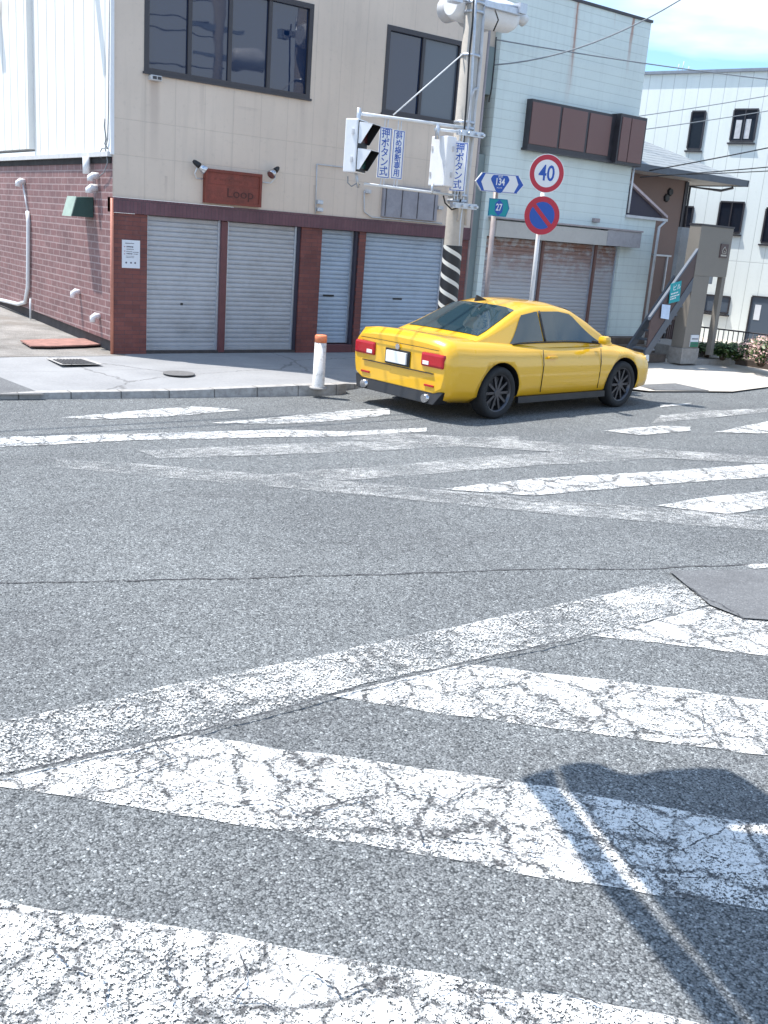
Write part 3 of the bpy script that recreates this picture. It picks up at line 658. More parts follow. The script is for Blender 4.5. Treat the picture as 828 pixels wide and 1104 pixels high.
# grey panel on the cream wall, little boxes and pipes
mb = MB(); x0, x1 = PY(411, 222, YF).x, PY(470, 222, YF).x
mb.box(x0, x1, YF-0.05, YF+0.02, 2.50, 3.02); mb.box(x0-0.02, x1+0.02, YF-0.07, YF-0.045, 3.0, 3.04); mb.build('grey_panel', plain('grey_mauve_panel', (0.30, 0.295, 0.33), 0.5), shop, bevel=0.006)
mb = MB()
for k in (0.04, 0.33, 0.62, 0.93): mb.box(x0+(x1-x0)*k, x0+(x1-x0)*k+0.012, YF-0.058, YF-0.049, 2.52, 2.99)
mb.build('panel_seam', M['frame_dark'], shop)
p = PY(166, 84.5, YF); mb = MB(); mb.box(p.x-0.085, p.x+0.085, YF-0.10, YF+0.02, p.z-0.035, p.z+0.035); mb.build('vent_cap', M['pvc'], shop, bevel=0.008)
mb = MB(); mb.box(p.x-0.06, p.x-0.0, YF-0.104, YF-0.098, p.z-0.02, p.z+0.02); mb.box(p.x+0.015, p.x+0.07, YF-0.104, YF-0.098, p.z-0.02, p.z+0.02); mb.build('vent_grille', M['frame_dark'], shop)
# thin pipe above the cream sign, running to the right
q0, q1, q2, q3 = PY(216, 176, YF), PY(277, 183, YF), PY(341, 176.5, YF), PY(390, 181, YF)
mb = MB(); Yp = YF-0.02
mb.tube([(PY(341, 177, YF).x, Yp, PY(341, 177, YF).z), (PY(339.5, 230, YF).x, Yp, PY(339.5, 230, YF).z)], 0.010, 6)
mb.tube([(PY(341, 177, YF).x, Yp, PY(341, 177, YF).z), (PY(379, 178.5, YF).x, Yp, PY(341, 177, YF).z-0.0)], 0.010, 6)
mb.tube([(PY(392, 206, YF).x, Yp, PY(392, 206, YF).z), (PY(392, 228, YF).x, Yp, PY(392, 228, YF).z), (PY(400, 233, YF).x, Yp, 2.475), (PY(476, 240, YF).x, Yp, 2.475)], 0.012, 6)
mb.build('conduit', M['pvc'], shop)
for (x, y) in ((343, 218), (343, 226), (395, 206.5), (473, 224)):
    p = PY(x, y, YF); mb = MB(); mb.box(p.x-0.05, p.x+0.06, YF-0.07, YF+0.01, p.z-0.03, p.z+0.03); mb.build('junction_box', M['metal'] if x == 343 else M['pvc'], shop, bevel=0.01)
# side wall fittings (X plane)
def px3(x, y, X=XF): return PX(x, y, X)
a, b, c, d = px3(26.5, 194), px3(28, 225), px3(33.5, 235), px3(33, 323)
mb = MB(); X_ = XF-0.04
pts = [Vector((X_, px3(28.5, 200).y, px3(28.5, 200).z)), Vector((X_, px3(32, 225).y, px3(32, 228).z)), Vector((X_, px3(33, 235).y, px3(33, 240).z)), Vector((X_, px3(32.5, 310).y, px3(32.5, 310).z)), Vector((X_, px3(29.5, 326).y, px3(29.5, 326).z)), Vector((X_, px3(22, 328).y, px3(22, 328).z)), Vector((X_, px3(-20, 318).y, px3(-20, 318).z))]
mb.tube(pts[1:], 0.035, 10); mb.build('drain_pipe', M['metal_pale'], shop)
mb = MB(); mb.tube([Vector((X_, px3(27, 198).y, px3(27, 198).z)), Vector((X_, px3(30, 215).y, px3(30, 215).z)), pts[1]], 0.015, 8); mb.tube([Vector((X_, px3(35.2, 322).y, px3(35, 322).z)), Vector((X_, px3(35.2, 342).y, px3(35, 344).z))], 0.018, 8); mb.build('conduit', M['metal_pale'], shop)
for (x, y, s_) in ((27, 196, 0.06), (86, 315, 0.055), (107.5, 341, 0.055)):
    p = px3(x, y); mb = MB()
    mb.tube([(XF+0.0, p.y, p.z), (XF-s_*1.3, p.y, p.z+0.01), (XF-s_*2.0, p.y, p.z-0.02), (XF-s_*2.1, p.y, p.z-0.09)], [s_*0.8, s_*0.85, s_*0.85, s_*0.8], 12); mb.build('vent_cowl', M['white'], shop)
# white downpipe stub and meter elbows below the eave
mb = MB(); p, q = px3(99.5, 170), px3(102.5, 188)
mb.tube([(XF-0.09, p.y, p.z), (XF-0.09, p.y, q.z)], 0.055, 12); mb.build('pipe_cover', M['white'], shop)
for (x, y, r_) in ((106, 192, 0.05), (104.5, 205, 0.055)):
    p = px3(x, y); mb = MB(); mb.tube([(XF, p.y, p.z+0.03), (XF-0.08, p.y, p.z+0.03), (XF-0.12, p.y, p.z), (XF-0.12, p.y, p.z-0.05)], r_, 10); mb.build('cable_elbow', M['white'], shop)
mb = MB(); p0 = px3(117, 60)
cur = [px3(x, y, XF-0.05) for x, y in ((118, 0), (117.5, 60), (117, 120), (116, 150), (113.5, 160), (115, 166), (116, 175), (112, 186), (107, 190))]
mb.tube(cur, 0.008, 6); cur = [px3(x, y, XF-0.05) for x, y in ((113, 128), (112.5, 136), (114.5, 150), (113, 155), (116, 160), (110, 160), (107, 166), (109, 170))]
mb.tube(cur, 0.010, 6); mb.build('cable', M['cable_grey'], shop)
# brackets that throw the slanting shadows on the white side wall
def bracket(tipY, tipZ, p, w=0.06):
    yy, zz = tipY+0.966*p, tipZ+3.12*p
    mb = MB(); mb.box(XF-p, XF-0.0, yy-w, yy+w, zz-0.10, zz+0.10); mb.build('bracket', M['brown_panel'], shop, bevel=0.005)
bracket(14.86, 4.18, 0.62, 0.06); bracket(19.40, 4.24, 0.42, 0.12)

# dark green box awning on the tile wall
p = px3(90, 222); aw = thing('awning_box', 'small dark green box awning on the maroon tiled side wall', 'awning', (XF, 15.6, 2.1))
mb = MB(); za, zb = 2.12, 2.42; d_ = 0.34
y0, y1 = 15.33, 15.72
mb.prism([(XF-0.005, y0, zb), (XF-d_*0.75, y0, zb-0.02), (XF-d_, y0, za), (XF-0.005, y0, za)], (0, y1-y0, 0)); mb.build('canopy', M['green_awning'], aw, bevel=0.008)
mb = MB(); mb.prism([(XF-d_*0.76, y0-0.006, zb-0.018), (XF-d_*1.01, y0-0.006, za-0.004), (XF-d_*1.05, y0-0.006, za-0.004), (XF-d_*0.8, y0-0.006, zb-0.01)], (0, y1-y0+0.012, 0)); mb.build('front_flap', M['green_awning_top'], aw)

# notice poster on the brown pier
pc = PY(141, 274, YF); po = thing('notice_poster', 'white printed notice on the brown tiled pier left of the shutters', 'poster', (pc.x, YF, pc.z-0.2))
w_, h_ = (PY(150.7, 274, YF).x-PY(131.4, 274, YF).x), 0.405
mb = MB(); mb.box(pc.x-w_/2, pc.x+w_/2, YF-0.010, YF+0.0, pc.z-h_/2, pc.z+h_/2); mb.build('sheet', M['paper'], po)
MP = face_M((pc.x, YF-0.0112, pc.z), (0, -1, 0))
rnd = random.Random(5)
mb = MB(); mk = MB()
for (row, xa, xb, hh) in ((0.155, -0.09, 0.05, 0.012), (0.105, -0.07, 0.035, 0.020), (0.07, -0.07, 0.04, 0.012), (0.035, -0.075, 0.02, 0.010), (0.03, 0.03, 0.12, 0.010), (0.005, -0.07, 0.02, 0.016), (0.003, 0.04, 0.11, 0.010), (-0.03, -0.08, 0.05, 0.007), (-0.05, -0.08, 0.05, 0.007)):
    x = xa
    while x < xb:
        w = rnd.uniform(0.006, 0.016); mb.box(x, min(x+w, xb), row-hh/2*rnd.uniform(.6, 1), row+hh/2, 0, 0.0012, MP); x += w+0.004
for cx_ in (-0.075, 0.0, 0.065): mb.tube([MP @ Vector((cx_, -0.125, 0)), MP @ Vector((cx_, -0.125, 0.0013))], 0.014, 12)
mb.build('lettering', M['ink'], po)
for rr in (0.105, 0.04, 0.0): mk.box(-0.11, -0.09, rr-0.006, rr+0.006, 0, 0.0012, MP)
mk.build('lettering', M['pinkink'], po)

# brown board sign with faint letters
a, b = PY(219.5, 181.5, YF), PY(278.5, 223.5, YF)
sg = thing('board_sign', 'reddish brown wooden shop board over the shutters with faint letters', 'sign', ((a.x+b.x)/2, YF, b.z))
x0, x1, z0, z1 = a.x, b.x, 2.475, 2.965
mb = MB(); mb.box(x0, x1, YF-0.07, YF+0.0, z0, z1); mb.build('board', M['brown_sign'], sg, bevel=0.004)
mb = MB(); t_ = 0.035
mb.box(x0-0.005, x1+0.005, YF-0.09, YF-0.0, z0-0.005, z0+t_); mb.box(x0-0.005, x1+0.005, YF-0.09, YF-0.0, z1-t_, z1+0.005); mb.box(x0-0.005, x0+t_, YF-0.088, YF-0.002, z0+t_, z1-t_); mb.box(x1-t_, x1+0.005, YF-0.088, YF-0.002, z0+t_, z1-t_)
mb.box(x0+t_, x1-t_, YF-0.074, YF-0.068, z0+0.275, z0+0.285); mb.build('frame', plain('board_edge', (0.20, 0.045, 0.03), 0.6, var=0.2), sg)
text('lettering', 'Loop', 0.20, M['brown_ink'], sg, face_M((x0+0.60, YF-0.0725, z0+0.165), (0, -1, 0)), squash=(1.15, 1))
ml = MB(); MS = face_M((x0+0.42, YF-0.0722, z0+0.36), (0, -1, 0))
for k in range(7):
    xx = -0.26+k*0.085+rnd.uniform(-.01, .01); ml.box(xx, xx+rnd.uniform(0.03, 0.06), rnd.uniform(-0.04, -0.01), rnd.uniform(-0.005, 0.012), 0, 0.0015, MS)
ml.build('faded_mark', plain('faded_brown_mark', (0.19, 0.045, 0.03), 0.6), sg)

# clip-on spotlights beside the board
def spotlight(x, y, aim, label):
    p = PY(x, y, YF); o = thing('spotlight', label, 'spotlight', (p.x, YF, p.z), 'spotlights over the brown board')
    mb = MB(); dr = 1 if aim > 0 else -1
    mb.tube([(p.x+dr*0.16, YF, p.z-0.19), (p.x+dr*0.02, YF-0.03, p.z-0.19), (p.x-dr*0.03, YF-0.07, p.z-0.12), (p.x-dr*0.01, YF-0.12, p.z-0.03)], 0.011, 6); mb.build('arm', M['metal_pale'], o)
    mb = MB(); c = Vector((p.x, YF-0.13, p.z)); ax = Vector((aim*0.75, -0.35, -0.55)).normalized()
    mb.tube([c-ax*0.10, c-ax*0.07, c+ax*0.0, c+ax*0.02], [0.02, 0.035, 0.045, 0.045], 12); mb.build('lamp_holder', M['black'], o)
    mb = MB(); mb.tube([c+ax*0.02, c+ax*0.06, c+ax*0.13, c+ax*0.14], [0.04, 0.055, 0.075, 0.06], 14); mb.build('lamp_bulb', M['chrome'], o)
spotlight(210, 178, 1, 'silver and black spotlight at the left end of the brown board')
spotlight(292.5, 184, -1, 'silver and black spotlight at the right end of the brown board')

# ================================================================== PALE GREEN BUILDING
gb = thing('green_building', 'pale green board-sided building with brown shutter windows and rust streaks', 'building', (14.7, YF, 0.15))
GL, GR, GT = 12.72, 16.64, 6.64
mb = MB(); wall_x(mb, YF, GL, GR, 0.15, GT, [(12.86, 16.76 if 16.76 < GR else GR-0.03, 0.15, 2.33)], 0.12)
mb.quad([(GR, YF, 0.15), (GR, 24, 0.15), (GR, 24, GT), (GR, YF, GT)]); mb.quad([(GL, YF, 0.15), (GL, YF+1, 0.15), (GL, YF+1, GT), (GL, YF, GT)])
mb.build('wall', M['siding'], gb)
mb = MB(); mb.box(GL-0.02, GR+0.02, YF-0.03, 24, GT+0.003, GT+0.05); mb.build('roof', M['frame_dark'], gb)
mb = MB(); mb.box(GL, GL+0.06, YF-0.02, YF, 0.15, GT-0.01); mb.build('corner_trim', M['siding'], gb)
# infill between the two buildings
mb = MB(); mb.box(XR+0.003, GL-0.003, YF+0.10, YF+0.5, 0.15, 3.76); mb.build('infill_panel', M['siding_grey'], gb)
mb = MB(); mb.box(XR+0.003, GL-0.003, YF+0.40, YF+0.5, 3.763, 4.78); mb.build('dark_opening', M['darkgap'], gb)  # near-black box, the dark of the opening put into its colour
mb = MB(); mb.box(XR+0.003, GL-0.003, YF+0.10, YF+0.5, 4.783, 5.58); mb.build('infill_panel', M['siding_grey'], gb)
mb = MB(); mb.box(XR+0.003, GL-0.003, YF+0.14, YF+0.5, 5.583, 6.3); mb.build('infill_panel', M['cream'], gb)
mb = MB(); mb.tube([(XR+0.05, YF+0.04, 0.15), (XR+0.05, YF+0.04, 6.2)], 0.035, 10); mb.build('downpipe', M['pvc_dull'], gb)
# annex with lean-to roof
ax0, ax1 = GR+0.003, 17.68
zt0 = 3.5
mb = MB(); mb.prism([(ax0, YF+0.04, 0.15), (ax1, YF+0.04, 0.15), (ax1, YF+0.04, 2.93), (ax0, YF+0.04, 2.93)], (0, 3.5, 0)); mb.build('annex_wall', M['siding'], gb)
mb = MB(); mb.prism([(ax0, YF+0.05, 2.96), (17.9, YF+0.05, 3.0), (ax0, YF+0.05, 3.60)], (0, 3.5, 0)); mb.build('annex_roof', M['roof_dark'], gb)
mb = MB(); mb.prism([(ax0, YF-0.02, 3.60), (17.98, YF-0.02, 3.0), (17.98, YF-0.02, 3.05), (ax0, YF-0.02, 3.66)], (0, 3.5, 0)); mb.build('bargeboard', plain('pink_bargeboard', (0.50, 0.40, 0.40), 0.6), gb)
mb = MB(); mb.box(ax0, 17.98, YF-0.03, YF+0.04, 2.93, 2.985); mb.build('gutter', M['pvc'], gb)
mb = MB(); mb.tube([(17.93, YF, 2.93), (17.74, YF-0.02, 2.80), (17.73, YF-0.02, 0.2)], 0.03, 8); mb.build('downpipe', M['pvc'], gb)
mb = MB(); mb.tube([(GR+0.03, YF-0.03, 3.93), (GR+0.04, YF-0.03, 3.02)], 0.02, 8); mb.build('downpipe', M['metal_pale'], gb)
# ground floor shutters and their box
old = plain('aged_shutter', (0.42, 0.40, 0.40), 0.55, 0.1, var=0.1, scale=3, dirt=0.35)
def mat_rusty():
    t = NT('rusty_grey_shutter'); x, y, z = t.xyz()
    st = t.noise(1.0, 5, 0.65, v=t.vmul(t.pos, (1.4, 1.4, 9.0))); st2 = t.noise(6, 5, 0.7)
    f = t.math('MULTIPLY', t.ramp(z, 1.35, 2.25), t.ramp(t.math('ADD', t.math('MULTIPLY', st, 0.5), t.math('MULTIPLY', st2, 0.5)), 0.40, 0.54))
    c = t.mix(f, (0.44, 0.43, 0.44), (0.26, 0.135, 0.10)); return t.fin(c, 0.6)
M['rusty'] = mat_rusty()
xs_ = (12.88, PY(583, 300, YF).x, PY(640, 300, YF).x, 16.60)
shutter(xs_[0], xs_[1]-0.03, 0.24, 2.32, YF+0.09, M['rusty'], gb)
shutter(xs_[1]+0.03, xs_[2]-0.03, 0.24, 2.32, YF+0.09, M['rusty'], gb)
shutter(xs_[2]+0.03, xs_[3], 0.24, 2.32, YF+0.09, M['rusty'], gb)
mb = MB(); mb.box(12.8, 16.7, YF+0.125, YF+0.16, 0.1, 2.4); mb.build('backing', M['darkgap'], gb)
mb = MB()
for x in xs_[1:3]: mb.box(x-0.03, x+0.03, YF+0.02, YF+0.11, 0.15, 2.32)
mb.build('shutter_post', plain('rusty_brown_post', (0.17, 0.085, 0.07), 0.6), gb)
mb = MB(); bx0, bx1 = PY(533, 240, YF-0.2).x, PY(686, 256, YF-0.22).x
mb.box(12.90, 15.95, YF-0.20, YF, 2.325, 2.62); mb.build('shutter_box', plain('beige_shutter_box', (0.50, 0.47, 0.43), 0.55, var=0.05, dirt=0.1), gb, bevel=0.006)
mb = MB(); mb.box(15.955, 17.0, YF-0.20, YF-0.002, 2.33, 2.645); mb.build('shutter_box', plain('grey_shutter_box', (0.38, 0.36, 0.37), 0.55, var=0.1, dirt=0.3), gb, bevel=0.006)
mb = MB(); mb.box(12.85, 17.02, YF-0.22, YF-0.001, 2.648, 2.68); mb.build('cover_strip', M['pvc_dull'], gb)
# brown first floor shutter case
sc = MB(); cx0, cx1, cz0, cz1 = 13.52, 16.60, 3.97, 4.82; Yc = YF-0.14
sc.box(cx0, cx1, Yc, YF-0.001, cz0, cz1); case = sc.build('shutter_case', M['frame_dark'], gb)
divs = [PY(500+k/3.45, 140, Yc).x for k in (243, 352, 357, 455, 461, 546)]
for i in range(3):
    mb = MB(); mb.box(divs[2*i]+0.02, divs[2*i+1]-0.01, Yc-0.015, Yc+0.01, cz0+0.07, cz1-0.05); mb.build('panel', M['brown_panel'], case, bevel=0.004)
X5 = PY(500+560/3.45, 150, Yc).x; X6 = PY(500+608/3.45, 155, Yc-0.1).x; X7 = PY(500+662/3.45, 160, Yc-0.1).x
mb = MB(); mb.box(X5-0.03, X7+0.02, Yc-0.13, Yc+0.12, cz0-0.05, cz1+0.03); st = mb.build('shutter_store', M['frame_dark'], gb, bevel=0.004)
mb = MB(); mb.box(X5+0.02, X6-0.012, Yc-0.145, Yc-0.12, cz0+0.0, cz1-0.03); mb.box(X6+0.012, X7-0.03, Yc-0.145, Yc-0.12, cz0+0.0, cz1-0.03); mb.build('panel', M['brown_panel'], st, bevel=0.004)
mb = MB(); mb.box(cx0-0.03, cx1+0.1, Yc-0.04, YF-0.001, cz0-0.045, cz0-0.003); mb.build('sill', M['frame_dark'], gb)
p = PY(641, 238, YF); mb = MB(); mb.box(p.x-0.08, p.x+0.08, YF-0.08, YF, p.z-0.03, p.z+0.05); mb.build('junction_box', M['pvc_dull'], gb, bevel=0.01)

# ================================================================== BROWN HOUSE beyond
bh = thing('brown_house', 'brown rendered house with grey tiled roof beyond the green building', 'house', (18.7, 15.5, 0.15))
HY = 15.5; HR = 19.70
mb = MB(); mb.box(17.0, HR, HY, 22, 0.15, 3.92); mb.build('wall', M['taupe_dark'], bh)
mb = MB(); mb.box(HR-0.09, HR+0.02, HY-0.03, HY+0.05, 0.15, 3.9); mb.build('corner_post', M['frame_dark'], bh)
ev = 4.02
hip = [Vector((16.7, HY-0.75, ev)), Vector((20.85, HY-0.75, ev)), Vector((20.85, 22, ev)), Vector((16.7, 22, ev)), Vector((16.7, 18.6, 5.55)), Vector((18.0, 18.6, 5.55))]
mb = MB()
mb.quad([hip[0], hip[1], hip[5], hip[4]]); mb.quad([hip[1], hip[2], hip[5]]); mb.quad([hip[2], hip[3], hip[4], hip[5]]); mb.quad([hip[0], hip[4], hip[3]])
def mat_rooftile():
    t = NT('grey_roof_courses'); x, y, z = t.xyz(); g = t.groove(z, 0.075, 0.02)
    c = t.mix(g, (0.26, 0.29, 0.31), (0.12, 0.135, 0.15)); c = t.mix(t.ramp(t.noise(9, 4, 0.6), 0.4, 0.7), c, (0.30, 0.32, 0.33)); t.bump(t.math('MULTIPLY', g, -1.0), 0.5, 0.02); return t.fin(c, 0.6)
mb.build('roof', mat_rooftile(), bh)
mb = MB(); mb.quad([hip[0]-Vector((0, 0, .10)), hip[1]-Vector((0, 0, .10)), hip[2]-Vector((0, 0, .10)), hip[3]-Vector((0, 0, .10))]); mb.build('soffit', M['soffit'], bh)
mb = MB(); mb.box(16.7, 20.87, HY-0.79, HY-0.74, ev-0.12, ev+0.02); mb.box(20.85, 20.90, HY-0.79, 22, ev-0.12, ev+0.02); mb.build('fascia', M['stair'], bh)
mb = MB(); mb.tube([(20.86, HY-0.4, ev-0.15), (20.5, HY-0.35, ev-0.24), (HR+0.04, HY-0.05, ev-0.22), (HR+0.04, HY-0.05, 2.6)], 0.03, 8); mb.build('downpipe', M['frame_dark'], bh)
for x, y in ((722, 207), (718, 213.5)):
    p = PY(x, y, HY); mb = MB(); mb.tube([(p.x, HY, p.z), (p.x, HY-0.05, p.z)], [0.10, 0.08], 6); mb.build('wall_ornament', M['black'], bh, bevel=0.004)
mb = MB(); p, q = PY(703, 277, HY), PY(722, 279, HY); mb.box(p.x, q.x, HY-0.04, HY, 2.20, 2.24); mb.box(PY(717, 285, HY).x, PY(717, 285, HY).x+0.04, HY-0.04, HY, 1.4, 2.2); mb.build('rail', M['pvc'], bh)

# ================================================================== OUTSIDE STAIR AND PORCH
SY = 12.7
stp = thing('porch_stair', 'dark steel outside stair rising to a taupe rendered porch frame', 'stair', (16.8, SY, 0.15))
def q2(x, y, Y=SY): p = PY(x, y, Y); return (p.x, Y, p.z)
mb = MB()  # porch front: upper panel, wide left leg, thin right leg
th = 0.30
xl = 16.76; xr = 17.78
mb.prism([(xl, SY, 1.88), (xr+0.02, SY, 1.88), (xr+0.02, SY, 2.84), (xl, SY, 2.84)], (0, 0.28, 0)); mb.build('upper_panel', M['taupe'], stp, bevel=0.006)
mb = MB(); mb.box(xl-0.0, xl+0.50, SY+0.003, SY+th, 0.45, 1.878); mb.build('column', M['taupe'], stp, bevel=0.006)
mb = MB(); mb.box(xl-0.03, xl+0.51, SY-0.02, SY+th+0.02, 0.13, 0.448); mb.build('column_base', M['stone'], stp, bevel=0.01)
mb = MB(); mb.box(xr-0.10, xr+0.015, SY+0.003, SY+0.12, 0.30, 1.878); mb.build('column', M['taupe'], stp, bevel=0.004)
mb = MB(); mb.box(xl-0.01, xr+0.03, SY-0.012, SY+0.29, 2.843, 2.875); mb.build('coping', M['frame_dark'], stp)
# landing parapet behind
mb = MB(); mb.box(PY(735, 247, SY+1.0).x, PY(735, 247, SY+1.0).x+1.3, SY+1.0, SY+1.1, 1.7, PY(737, 245, SY+1.0).z); mb.build('landing_parapet', plain('grey_parapet', (0.26, 0.27, 0.28), 0.7), stp)
# stair flight along +X, between SY-0.0 and SY+0.9
sx0, sz0, sx1, sz1 = 15.45, 0.15, 16.90, 1.95
slope = (1.71-0.59)/(16.85-15.97)
def zlow(x): return 0.59+(x-15.97)*slope
for yy, nm, mt in ((SY, 'near', 'stair'), (SY+0.45, 'far', 'stair')):
    mb = MB(); xa = 15.62; xb = xl-0.003
    mb.prism([(xa, yy, max(.15, zlow(xa))), (xb, yy, zlow(xb)), (xb, yy, zlow(xb)+0.26), (xa, yy, zlow(xa)+0.26)], (0, 0.05, 0)); mb.build('stringer', M['stair'], stp)
mb = MB(); xa, xb = 15.66, xl-0.003
mb.prism([(xa, SY+0.012, zlow(xa)+0.26), (xb, SY+0.012, zlow(xb)+0.26), (xb, SY+0.012, zlow(xb)+0.74), (xa, SY+0.012, zlow(xa)+0.80)], (0, 0.025, 0)); mb.build('side_panel', M['stair_brown'], stp)
mb = MB(); mb.prism([(xa-0.05, SY-0.01, zlow(xa)+0.80), (xb, SY-0.01, zlow(xb)+0.76), (xb, SY-0.01, zlow(xb)+0.81), (xa-0.05, SY-0.01, zlow(xa)+0.86)], (0, 0.06, 0)); mb.build('handrail', plain('slate_blue_rail', (0.10, 0.125, 0.165), 0.6, 0.0), stp)
for i in range(11):
    z = 0.30+i*0.17; x = 15.62+(z-0.15)/slope*0.72
    x = 15.97+(z+0.05-0.59)/slope
    mb = MB(); mb.box(x-0.03, x+0.18, SY+0.055, SY+0.445, z+0.10, z+0.135)
    if x+0.18 < xl and x > 15.5: mb.build('tread', plain('tread_grey', (0.16, 0.18, 0.21), 0.5) if i == 0 else M['stair'], stp)
# banner and paper on the stair side
def banner(pts, mat, name, label, cat, Y=SY-0.02):
    P = [PY(x, y, Y) for x, y in pts]; o = thing(name, label, cat, P[0])
    mb = MB(); mb.prism(P, (0, 0.008, 0)); mb.build('sheet', mat, o); return o, P
bo, P = banner([(723.5, 306), (735, 302.5), (732.5, 324.5), (721, 327.5)], M['teal'], 'banner', 'small turquoise banner with white writing on the dark stair side', 'banner')
cen = (P[0]+P[2])/2
xx = (P[1]-P[0]).normalized(); nn = Vector((0, -1, 0)); yy = Vector((0.0, 0, 1))
MB2 = Matrix(((xx.x, yy.x, nn.x, cen.x), (xx.y, yy.y, nn.y, cen.y-0.003), (xx.z, yy.z, nn.z, cen.z), (0, 0, 0, 1)))
text('lettering', 'ビル', 0.12, M['sign_white'], bo, MB2 @ Matrix.Translation((0.02, 0.09, 0)))
mb = MB()
for row, n_ in ((-0.02, 5), (-0.075, 6), (-0.12, 4)):
    for k in range(n_): mb.box(-0.13+k*0.045, -0.13+k*0.045+0.030, row, row+0.024, 0, 0.0015, MB2)
mb.build('lettering', M['sign_white'], bo)
bo2, P = banner([(714, 328), (723, 329), (721, 344.5), (712.5, 343)], plain('pale_blue_notice', (0.50, 0.62, 0.80), 0.5), 'notice', 'pale blue notice sheet below the turquoise banner on the stair', 'notice')
# plaques
def plaque(x, y, w, h, mat, name, label, cat):
    p = PY(x, y, SY); o = thing(name, label, cat, (p.x, SY, p.z-h/2)); mb = MB(); mb.box(p.x-w/2, p.x+w/2, SY-0.02, SY+0.004, p.z-h/2, p.z+h/2); mb.build('plate', mat, o, bevel=0.003); return o, p
o, p = plaque(780, 270.5, 0.25, 0.27, M['stair_brown'], 'house_plaque', 'small dark plaque with a house outline on the upper porch panel', 'plaque')
mb = MB(); MQ = face_M((p.x, SY-0.021, p.z), (0, -1, 0))
for a_, b_ in (((-0.07, 0.0), (0.0, 0.08)), ((0.0, 0.08), (0.07, 0.0)), ((-0.06, 0.0), (-0.06, -0.045)), ((0.06, 0.0), (0.06, -0.045)), ((-0.06, -0.045), (0.06, -0.045)), ((-0.02, 0.0), (0.03, -0.02))):
    mb.tube([MQ @ Vector((*a_, 0)), MQ @ Vector((*b_, 0))], 0.008, 5)
mb.box(-0.09, 0.09, -0.105, -0.075, 0, 0.002, MQ)
mb.build('emblem', plain('plaque_gilt', (0.45, 0.42, 0.36), 0.5), o)
o, p = plaque(748, 367.5, 0.25, 0.24, M['paper'], 'name_plate', 'white and green plate low on the wide porch column', 'plate')
mb = MB(); mb.box(p.x-0.125, p.x+0.125, SY-0.024, SY-0.019, p.z-0.12, p.z-0.02); mb.build('green_field', plain('plate_green', (0.03, 0.18, 0.11), 0.5), o)
mb = MB(); MQ = face_M((p.x, SY-0.0245, p.z), (0, -1, 0))
for k in range(6): mb.box(-0.10+k*0.034, -0.10+k*0.034+0.022, 0.03, 0.055, -0.004, 0.0, MQ)
for k in range(5): mb.box(-0.09+k*0.036, -0.09+k*0.036+0.022, -0.075, -0.055, 0, 0.0012, MQ)
mb.build('lettering', M['stair'], o)
# steps and planter behind the porch
es = thing('entrance_steps', 'three rough grey stone steps between the porch column and the planter', 'steps', (17.8, 12.8, 0.06))
for i, (a_, b_, c_, d_) in enumerate(((17.30, 19.3, 12.75, 13.15), (17.32, 18.75, 13.15, 13.5), (17.34, 18.6, 13.5, 14.6))):
    mb = MB(); mb.box(a_, b_, c_-0.0+0.002*i, d_, 0.06, 0.21+0.10*i); mb.build('step', M['stone'], es, bevel=0.015)
for i in range(3):
    pass
es = thing('wooden_steps', 'dark brown wooden steps under the outside stair left of the column', 'steps', (16.3, 13.0, 0.1))
for i in range(3):
    mb = MB(); mb.box(15.75+0.0*i, 16.72, 13.05+i*0.3, 13.05+i*0.3+0.3, 0.12, 0.28+0.13*i); mb.build('step', M['soil'], es, bevel=0.01)
mb = MB(); pts = [G(772, 392, 0.05), G(800, 396, 0.05), G(845, 402, 0.05), G(900, 400, 0.05), G(870, 385, 0.05), G(785, 382, 0.05)]
mb.prism(pts, (0, 0, 0.18)); tag(rebase(mb.build('planter', M['soil'], bevel=0.02), pts[0]), 'low dark earth planter at the right edge under the shrubs', 'planter')

# ================================================================== WHITE BUILDING (rotated)
Wp = Vector((23.84, 16.15, 0)); Wd = Vector((-0.3015, 0.9535, 0)); Wn = Vector((-0.9535, -0.3015, 0))
wb = thing('white_building', 'long white building with vertical joints and dark windows at far right', 'building', Wp)
def WM(s, z, off=0.0): return Wp + Wd*s + Vector((0, 0, z)) + Wn*off
mb = MB()
for (s0, s1, za, zb_) in ((-16, 8, 0, 6.95),):
    mb.quad([WM(s1, za), WM(s0, za), WM(s0, zb_), WM(s1, zb_)]); mb.quad([WM(s1, za), WM(s1, zb_), WM(s1, zb_, -10), WM(s1, za, -10)])
mb.build('wall', M['white_build'], wb)
mb = MB(); P_ = [WM(8.1, 6.953, 0.08), WM(-16, 6.953, 0.08), WM(-16, 6.953, -10), WM(8.1, 6.953, -10)]; mb.prism(P_, (0, 0, 0.07)); mb.build('roof', plain('grey_blue_coping', (0.22, 0.25, 0.30), 0.5), wb)
